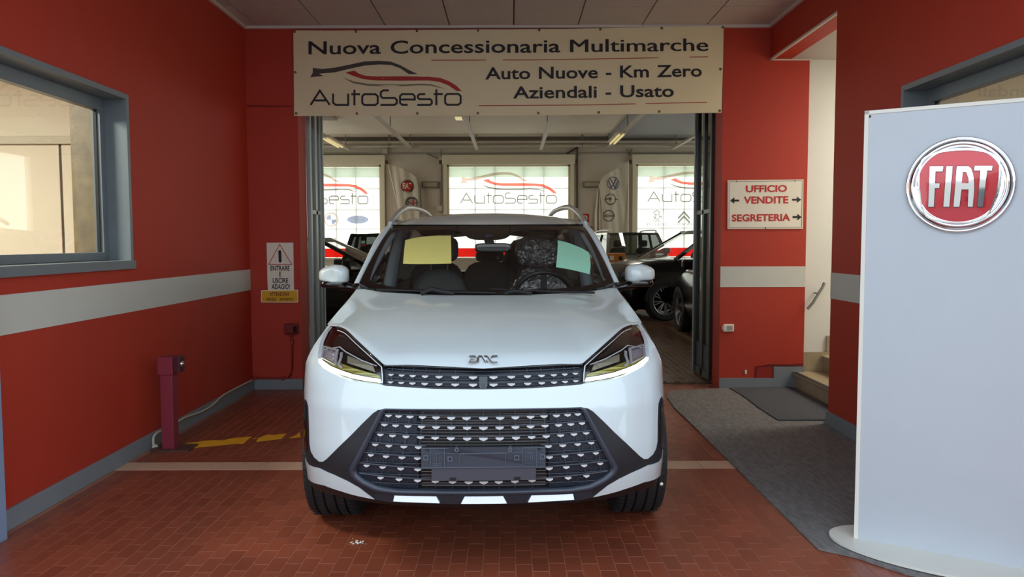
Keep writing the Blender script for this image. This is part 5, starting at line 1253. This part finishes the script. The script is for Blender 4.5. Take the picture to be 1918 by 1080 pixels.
# folded door leaves (glazed steel), standing along the reveal
STEELD = mat('dark_steel_frame', (48, 47, 46), .35, metal=.4); STEELL = mat('grey_steel_frame', (158, 166, 162), .35, metal=.3); KICK = mat('slate_kick_panel', (58, 64, 70), .45)
DGL = glass('door_glass', (.78, .84, .80))
def leaf(label, X, y0, y1, sg, stm, ph=1):
    d = thing('folding_door_leaf', label, 'door', (X, y0, 0)); L = y1-y0
    T = .045
    def B(a, b): return (Vector((0, a[0], a[1])), Vector((sg*T, b[0], b[1])))
    for a, b in ((0, .05), (L*.42, L*.42+.07), (L-.09, L)):
        MB().box((0, a, .02), (sg*T, b, 2.9), .004).build('stile', stm if (a > 0 or stm is STEELL) else STEELD, d)
    for a, b in ((.02, .10), (1.72, 1.76), (2.80, 2.9)): MB().box((0, .05, a), (sg*T, L-.09, b)).build('rail', stm, d)
    MB().box((sg*.012, .05, .10), (sg*.03, L-.09, .36)).build('kick_panel', KICK, d)
    for a, b in ((.05, L*.42), (L*.42+.07, L-.09)):
        for z0, z1 in ((.36, 1.72), (1.76, 2.80)): MB().box((sg*.018, a, z0), (sg*.024, b, z1)).build('pane', DGL, d)
    MB().tube([(sg*-.012, L-.03, .02), (sg*-.012, L-.03, 2.9)], .01, 8).build('edge_rod', STEELL, d)
    MB().tube([(sg*.02, L-.04, -.0), (sg*.02, L-.04, .1)], .014, 8).build('floor_bolt', mat('rusty_bolt', (96, 50, 36), .6), d)
    return d
leaf('folded glazed door leaf with dark stiles at the right doorway jamb', 2.0, 7.63, 8.28, 1, STEELD)
leaf('folded glazed door leaf with grey steel stiles at the left doorway jamb', -2.0, 7.63, 8.1, -1, STEELL)
leaf('second folded leaf behind the right one, toward the stairs side', 2.12, 7.63, 8.2, 1, STEELD)

# yellow floor marking, carpet runner and mat
ym = thing('floor_marking', 'worn yellow paint dashes on the tiles beside the mauve post', 'marking', (0, 0, 0))
fmz = lambda px, py, o=0: (lambda w: Vector((w.x, w.y, .0022+o)))(at(px, py, Z=0))
z4 = lambda pts: [(260+x/4.908, 640+y/4.908) for x, y in pts]
for poly in ([(430, 935), (520, 925), (600, 912), (700, 905), (780, 908), (850, 888), (1040, 872), (1000, 905), (960, 940), (900, 938), (830, 945), (740, 955), (680, 962), (560, 970), (470, 988), (425, 980)],
             [(1110, 880), (1180, 855), (1250, 858), (1290, 850), (1360, 845), (1310, 895), (1240, 903), (1180, 910), (1090, 922), (1080, 915)], [(1380, 885), (1440, 860), (1480, 830), (1490, 880), (1400, 888)], [(1042, 888), (1100, 886), (1100, 891), (1045, 893)]):
    MB().plate([z4(poly)], fmz, .0008).build('paint_dash', YELLOWP, ym)
deb = thing('debris', 'small whitish crumbs on the tiles in front of the left tyre', 'debris', (0, 0, 0))
for k in range(16):
    c = at(random.gauss(669, 7), random.gauss(1016, 2.6), Z=0); r = random.uniform(.0025, .008)
    bm = bmesh.new(); bmesh.ops.create_icosphere(bm, subdivisions=1, radius=r)
    for v in bm.verts: v.co.z = v.co.z*.45+r*.4+.0015; v.co.x += c.x; v.co.y += c.y
    MB().addbm(bm).build('crumb', SIGNW, deb)
cp = [(1.60, 7.21), (1.50, 7.12), (1.43, 6.9), (1.40, 6.45), (1.41, 5.8), (1.415, 4.7), (1.42, 3.44), (1.55, 3.345), (1.69, 3.17), (2.0, 3.0), (2.452, 2.85), (2.452, 5.84), (2.452, 5.90), (2.735, 5.90), (2.735, 7.326), (2.0, 7.30)]
co = patch('carpet_runner', cp, lambda x, y, o=0: Vector((x, y, .009+.0012*math.sin(x*7)*math.sin(y*5)+o)), .12, CARPET, None, rim=.008); tag(co, 'long grey ribbed carpet runner along the right wall', 'carpet')
mp = [(2.12, 7.29), (2.735, 7.31), (2.735, 6.45), (2.735, 5.93), (2.12, 5.95), (2.11, 6.4), (2.13, 6.8)]
mo = patch('door_mat', mp, lambda x, y, o=0: Vector((x, y, .0185+.0015*math.sin(x*9+y*4)+o)), .1, MATDK, None, rim=.008); tag(mo, 'dark grey mat lying on the runner in front of the stairs', 'mat')

# FIAT sign panel --------------------------------------------------------
TH_ = math.radians(-31.66)
tot = thing('sign_panel', 'tall white standing sign panel with a round red chrome-ringed emblem', 'sign', (1.63, 3.518, 0), TH_)
DW = .80
MB().box((0, 0, .02), (DW, .06, 2.018), .003).build('panel', PANELW, tot)
EDG = mat('panel_edge_trim', (224, 220, 206), .4)
MB().box((-.006, -.004, .018), (.012, .064, 2.024)).build('edge_trim', EDG, tot); MB().box((DW-.012, -.004, .018), (DW+.006, .064, 2.024)).build('edge_trim', EDG, tot); MB().box((-.006, -.004, 2.010), (DW+.006, .064, 2.026)).build('edge_trim', EDG, tot)
bo = ellipse(DW/2-.02, .03, DW/2+.10, .26, 56)
patch('base_plate', bo, lambda x, y, o=0: Vector((x, y, .0265+o)), .08, mat('cream_base_plate', (214, 212, 200), .4), tot, rim=.012)
for x, z in ((.016, 2.0), (DW-.016, 2.0)): MB().lathe([(0, .004), (.005, .003), (.006, 0)], 8, Matrix.Translation((x, 0, z)) @ Matrix.Rotation(PI/2, 4, 'X')).build('screw', EY, tot)
_pm = Matrix.Translation((1.63, 3.518, 0)) @ Matrix.Rotation(TH_, 4, 'Z'); _pi = _pm.inverted(); _pn = (_pm.to_3x3() @ Vector((0, 1, 0)))
def pan(px, py, off=0, d=0.):
    r = ray(px, py); o = Vector((0, 0, CAMH)); q = _pm @ Vector((0, -d, 0)); t = (q-o).dot(_pn)/r.dot(_pn); w = _pi @ (o+r*t); return Vector((w.x, -off, w.z))
z5 = lambda d: (lambda x, y, o=0: pan(1680+x/5.143, 240+y/5.143, o, d))
eb = MB(); cM = Matrix.Translation((.378, 0, 1.674)) @ Matrix.Rotation(PI/2, 4, 'X')
eb.lathe([(.206, 0), (.208, .008), (.206, .014), (.200, .016), (.1965, .013), (.193, .018), (.186, .026), (.178, .030), (.172, .028), (.169, .024), (.166, .0265), (.160, .024), (.13, .014), (0, .012)], 96, cM)
eb = eb.build('chrome_ring', CHROME, tot)
SH = [(245, 310), (270, 285), (310, 262), (400, 235), (480, 220), (560, 212), (640, 208), (700, 208), (770, 214), (830, 225), (885, 240), (930, 260), (965, 285), (985, 310), (992, 360), (990, 420), (985, 490), (975, 560), (955, 645), (930, 720), (900, 790), (870, 840), (840, 865), (800, 885), (730, 903), (650, 912), (560, 912), (480, 905), (400, 893), (340, 880), (305, 865), (280, 845), (260, 810), (245, 770), (233, 710), (225, 640), (216, 580), (212, 520), (213, 450), (220, 390), (230, 345)]
MB().stroke(SH, 13, z5(.02), .030, 0, closed=True).build('shield_rim', CHROME, eb)
REDG = mat('deep_red_lacquer', (190, 10, 30), .15, coat=1, metal=.25)
cx_, cy_ = 604, 560
rows = []
for k in range(7):
    t = k/6; rows.append([z5(.02)(cx_+(x-cx_)*t, cy_+(y-cy_)*t, .024+.006*(1-t*t)) for x, y in SH+[SH[0]]])
MB().grid(rows).build('red_shield', REDG, eb)
LET = [[[(318, 368), (448, 368), (440, 417), (372, 417), (368, 532), (412, 532), (408, 578), (366, 578), (356, 757), (302, 757)]], [[(478, 368), (537, 368), (505, 757), (448, 757)]],
       [[(578, 368), (690, 368), (715, 390), (735, 450), (743, 520), (745, 600), (730, 757), (683, 757), (690, 590), (622, 590), (602, 757), (545, 757)], [(632, 420), (668, 420), (690, 480), (690, 530), (625, 530)]],
       [[(750, 365), (920, 365), (912, 408), (868, 408), (828, 757), (775, 757), (805, 408), (745, 408)]]]
for L in LET:
    MB().plate([[(cx_+(x-cx_)*1.0, y) for x, y in l] for l in L], z5(.03), .010, .028).build('letter', mat('mirror_letter', (240, 240, 242), .03, metal=1), eb)
    MB().stroke(L[0], 9, z5(.03), .003, .0275, closed=True).build('letter_edge', mat('dark_red_edge', (70, 8, 14), .4), eb)

# ================================================================== CARS OF THE SHOWROOM
def background_car(label, loc, rz, paint, L=4.4, W=1.82, H=1.60, name='car', rails=False, group=None, rim=None, bonnet=.98, cab=(1.05, 1.95, 3.55, 4.2), belt=1.02, nsp=5, R=.34, glassm=None, twk=.62):
    t = thing(name, label, 'car', loc, rz)
    hw = W/2; a, b, c, d = cab
    st_ = [(0.0, .70, .30, .62), (.06, .82, .25, .76), (.25, .92, .22, bonnet-.12), (.6, .97, .20, bonnet-.04), (a, 1.0, .20, belt), (b, 1.0, .20, belt), (c, 1.0, .20, belt+.03), (d, .98, .22, belt+.02), (L-.12, .92, .26, belt-.05), (L, .82, .34, belt-.25)]
    rows = []
    for y, k, z0, z1 in st_:
        h_ = hw*k; half = [(0, z0), (h_*.85, z0), (h_*.97, z0+.10), (h_, z0+.28), (h_*.995, (z0+z1)/2+.05), (h_*.97, z1-.07), (h_*.90, z1-.005), (h_*.6, z1+.028), (0, z1+.04)]
        rows.append([Vector((x, y, z)) for x, z in half]+[Vector((-x, y, z)) for x, z in reversed(half[:-1])])
    # densify for a smooth skin
    dense = []
    for i in range(len(rows)-1):
        n_ = 3 if i < 4 else 2
        for k in range(n_):
            f = k/n_; dense.append([p.lerp(q, f) for p, q in zip(rows[i], rows[i+1])])
    dense.append(rows[-1])
    body = MB().grid(dense).add(dense[0], [tuple(range(len(dense[0])))]).add(dense[-1], [tuple(range(len(dense[-1])))]).build('body', paint, t)
    bw_, tw = hw*.88, hw*twk
    P = {}
    for sg in (1, -1):
        P[sg] = [Vector((sg*bw_, a, belt)), Vector((sg*tw, b, H-.04)), Vector((sg*tw, c, H-.04)), Vector((sg*bw_, d, belt+.03))]
    gm = glassm or TINT
    l, r = P[-1], P[1]
    def arcrow(p, q, dy, dz, n=8): return [p.lerp(q, i/n)+Vector((0, dy, dz))*(1-(2*i/n-1)**2) for i in range(n+1)]
    MB().grid([arcrow(l[0], r[0], -.22, .03), arcrow(l[0].lerp(l[1], .5), r[0].lerp(r[1], .5), -.14, .03), arcrow(l[1], r[1], -.08, .03)]).build('windscreen', gm, t)
    MB().grid([arcrow(l[3], r[3], .1, 0), arcrow(l[2], r[2], .05, .03)]).build('rear_window', gm, t)
    for s_ in (l, r): MB().add(s_, [(0, 1, 2, 3)]).build('side_window', gm, t)
    MB().grid([arcrow(l[1], r[1], -.08, .03), arcrow(l[1].lerp(l[2], .33), r[1].lerp(r[2], .33), 0, .06), arcrow(l[1].lerp(l[2], .7), r[1].lerp(r[2], .7), 0, .06), arcrow(l[2], r[2], .05, .03)]).build('roof', paint, t)
    pm = MB()
    for s_ in (l, r):
        pm.bar(s_[0].lerp(s_[1], .04), s_[1], .07, .05).bar(s_[1], s_[2], .06, .05).bar(s_[2], s_[3].lerp(s_[2], .04), .12, .06); m0 = s_[1].lerp(s_[2], .45); pm.bar(m0, Vector((s_[0].x, m0.y+.05, belt)), .07, .03)
    pm.bar(l[1]+Vector((0, -.02, -.01)), r[1]+Vector((0, -.02, -.01)), .07, .06).bar(l[2], r[2], .07, .06).bar(l[0].lerp(l[3], .02), l[3], .04, .03).bar(r[0].lerp(r[3], .02), r[3], .04, .03)
    pm.build('window_pillars', paint, t)
    # cabin
    MB().box((-hw*.78, a+.25, belt-.3), (hw*.78, d-.2, belt-.1)).build('cabin_floor', INT, t)
    for sg in (1, -1):
        bag('seat', (sg*.36-.23, b+.15, belt-.3), (sg*.36+.23, b+.33, H-.42), SEAT, t, seg=6); bag('headrest', (sg*.36-.12, b+.22, H-.41), (sg*.36+.12, b+.33, H-.22), SEAT, t, seg=6)
    # front
    MB().grid([[Vector((x/10*hw*.52, -.012+.10*abs(x/10)**2.5*.9, z)) for x in range(-10, 11)] for z in (.44, .52, .60, .66)]).build('grille', GLOSSBLK, t)
    for k in range(7): x = (k-3)*hw*.135; MB().box((x-.02, -.03+abs(k-3)*.003, .48), (x+.02, 0, .62)).build('grille_slot', GREYPL, t)
    for sg in (1, -1):
        hl_ = MB().grid([[Vector((sg*(hw*.50+hw*.36*i/6), .0+.26*(i/6)**2, z)) for i in range(7)] for z in (bonnet-.34, bonnet-.27, bonnet-.19)]).build('headlight', mat('lamp_grey_glass', (130, 134, 140), .1, metal=.5), t)
        MB().box((sg*(hw*.93), a+.35, belt+.02), (sg*(hw*1.10), a+.47, belt+.16), .03).build('door_mirror', paint, t)
        MB().grid([[Vector((sg*(hw*.55+hw*.33*i/4), L+.0-.14*(i/4)**2, z)) for i in range(5)] for z in (belt-.28, belt-.10)]).build('tail_light', REDINK, t)
        for cy in (.86, L-.84):
            aa = arc(cy, R, R+.06, 0, PI, 14)
            MB().grid([[Vector((sg*(hw*1.004), y, z)) for y, z in aa], [Vector((sg*(hw*1.004), cy+(y-cy)*.84, R+(z-R)*.84)) for y, z in aa]]).build('wheel_arch', DARK, t)
            wheel('wheel', R, .21, rim or ALLOY, nsp, t, sg*(hw-.10), cy, R, sg, tread=False)
    if rails:
        for sg in (1, -1):
            MB().tube(catmull([(sg*tw*.98, b+.05, H-.02), (sg*tw*.98, b+.2, H+.05), (sg*tw*.98, c-.3, H+.05), (sg*tw*.98, c, H-.02)], 4), .022, 6).build('roof_rail', SILVER, t)
    MB().box((-.26, -.02, .36), (.26, .02, .47)).build('number_plate', GREYPL, t)
    return t
GREYCAR = mat('graphite_car_paint', (96, 90, 86), .25, coat=1, metal=.3); BLACKCAR = mat('black_car_paint', (7, 7, 8), .2, coat=.25, spec=.3); WHITECAR = MATS['white_car_paint']
DARKRIM = mat('machined_rim', (170, 170, 172), .3, metal=.8)
j1 = background_car('graphite SUV with roof rails facing the camera below the right rear window', (3.42, 19.3, 0), .05, GREYCAR, H=1.70, rails=True, belt=1.10, bonnet=1.06, cab=(1.0, 1.6, 3.7, 4.2), R=.35, twk=.74, glassm=glass('smoky_glass', (.42, .44, .43)))
mb = MB(); text_to(mb, 'Jeep', lambda u, v, o: Vector((-.12+.24*u, .24-v*.03-.0, .955+v*.035)), .04, 0); mb.build('bonnet_lettering', CHROME, j1)
j2 = background_car('black SUV standing sideways with a big spoked wheel, beyond the right mirror', (1.72, 14.27, 0), math.radians(-75), BLACKCAR, H=1.66, W=1.86, belt=1.08, bonnet=1.08, R=.37, nsp=9, rim=DARKRIM, L=4.5, glassm=CARGLASS)
j3 = background_car('black car close behind the folded right door, its flank going off to the right', (3.56, 12.95, 0), math.radians(181), BLACKCAR, H=1.50, belt=1.0, bonnet=.94, R=.33, L=4.2, glassm=CARGLASS)
j4 = background_car('black hatchback facing the camera just left of the white car', (-2.30, 13.3, 0), math.radians(4), BLACKCAR, H=1.62, belt=.96, bonnet=.90, cab=(.85, 1.5, 3.3, 3.9), L=4.1, twk=.74)
mb = MB()
for x, z, w, h, m_ in ((-.42, 1.44, .035, .05, GRN), (-.42, 1.385, .035, .05, REDS)): MB().box((x-w, 1.09, z-h/2), (x+w, 1.10, z+h/2)).build('air_freshener', m_, j4)
j5 = background_car('black car standing sideways at the left edge of the doorway, nose behind the white car', (-.95, 11.95, 0), math.radians(92), BLACKCAR, H=1.52, belt=1.02, bonnet=.98, glassm=CARGLASS)
j6 = background_car('white car parked far right behind the black sideways SUV', (6.4, 20.2, 0), math.radians(-10), WHITECAR, H=1.55)
# orange cabinet
oc = thing('equipment_cabinet', 'orange equipment cabinet with dials in front of the graphite SUV', 'cabinet', (2.55, 18.6, 0), 0)
ORG = mat('orange_enamel', (205, 120, 30), .45, var=.06)
p0 = at(1128, 474, Y=18.6); p1 = at(1171, 500, Y=18.6); oc.location.x = (p0.x+p1.x)/2; hw = (p1.x-p0.x)/2
MB().box((-hw, 0, .06), (hw, .5, p0.z), .01).build('body', ORG, oc)
for k, x in enumerate((-.62, -.22)): MB().box((hw*x-.07, -.012, p0.z-.17), (hw*x+.07, 0, p0.z-.06)).build('meter', SIGNW, oc)
MB().lathe([(0, .02), (.045, .02), (.05, 0)], 14, Matrix.Translation((hw*.62, 0, p0.z-.12)) @ Matrix.Rotation(PI/2, 4, 'X')).build('rotary_switch', DARK, oc)
for x in (-.1, .3, .75): MB().lathe([(0, .012), (.015, .012), (.018, 0)], 10, Matrix.Translation((hw*x, 0, p0.z-.26)) @ Matrix.Rotation(PI/2, 4, 'X')).build('button', DARK, oc)
for x in (-1, 1): MB().box((x*hw*.9-.03, .02, 0), (x*hw*.9+.03, .48, .06)).build('foot', DARK, oc)
# parking line on the showroom floor
pk = thing('floor_marking', 'thin pale parking lines on the showroom floor near the right door', 'marking', (0, 0, 0))
for pts in ([(1253, 612), (1300, 640)], [(1238, 661), (1300, 656)]):
    MB().stroke([tuple(at(*p, Z=0))[:2] for p in pts], .09, lambda x, y, o=0: Vector((x, y, .001+o)), .001).build('painted_line', mat('faded_line_paint', (150, 130, 96), .6), pk)
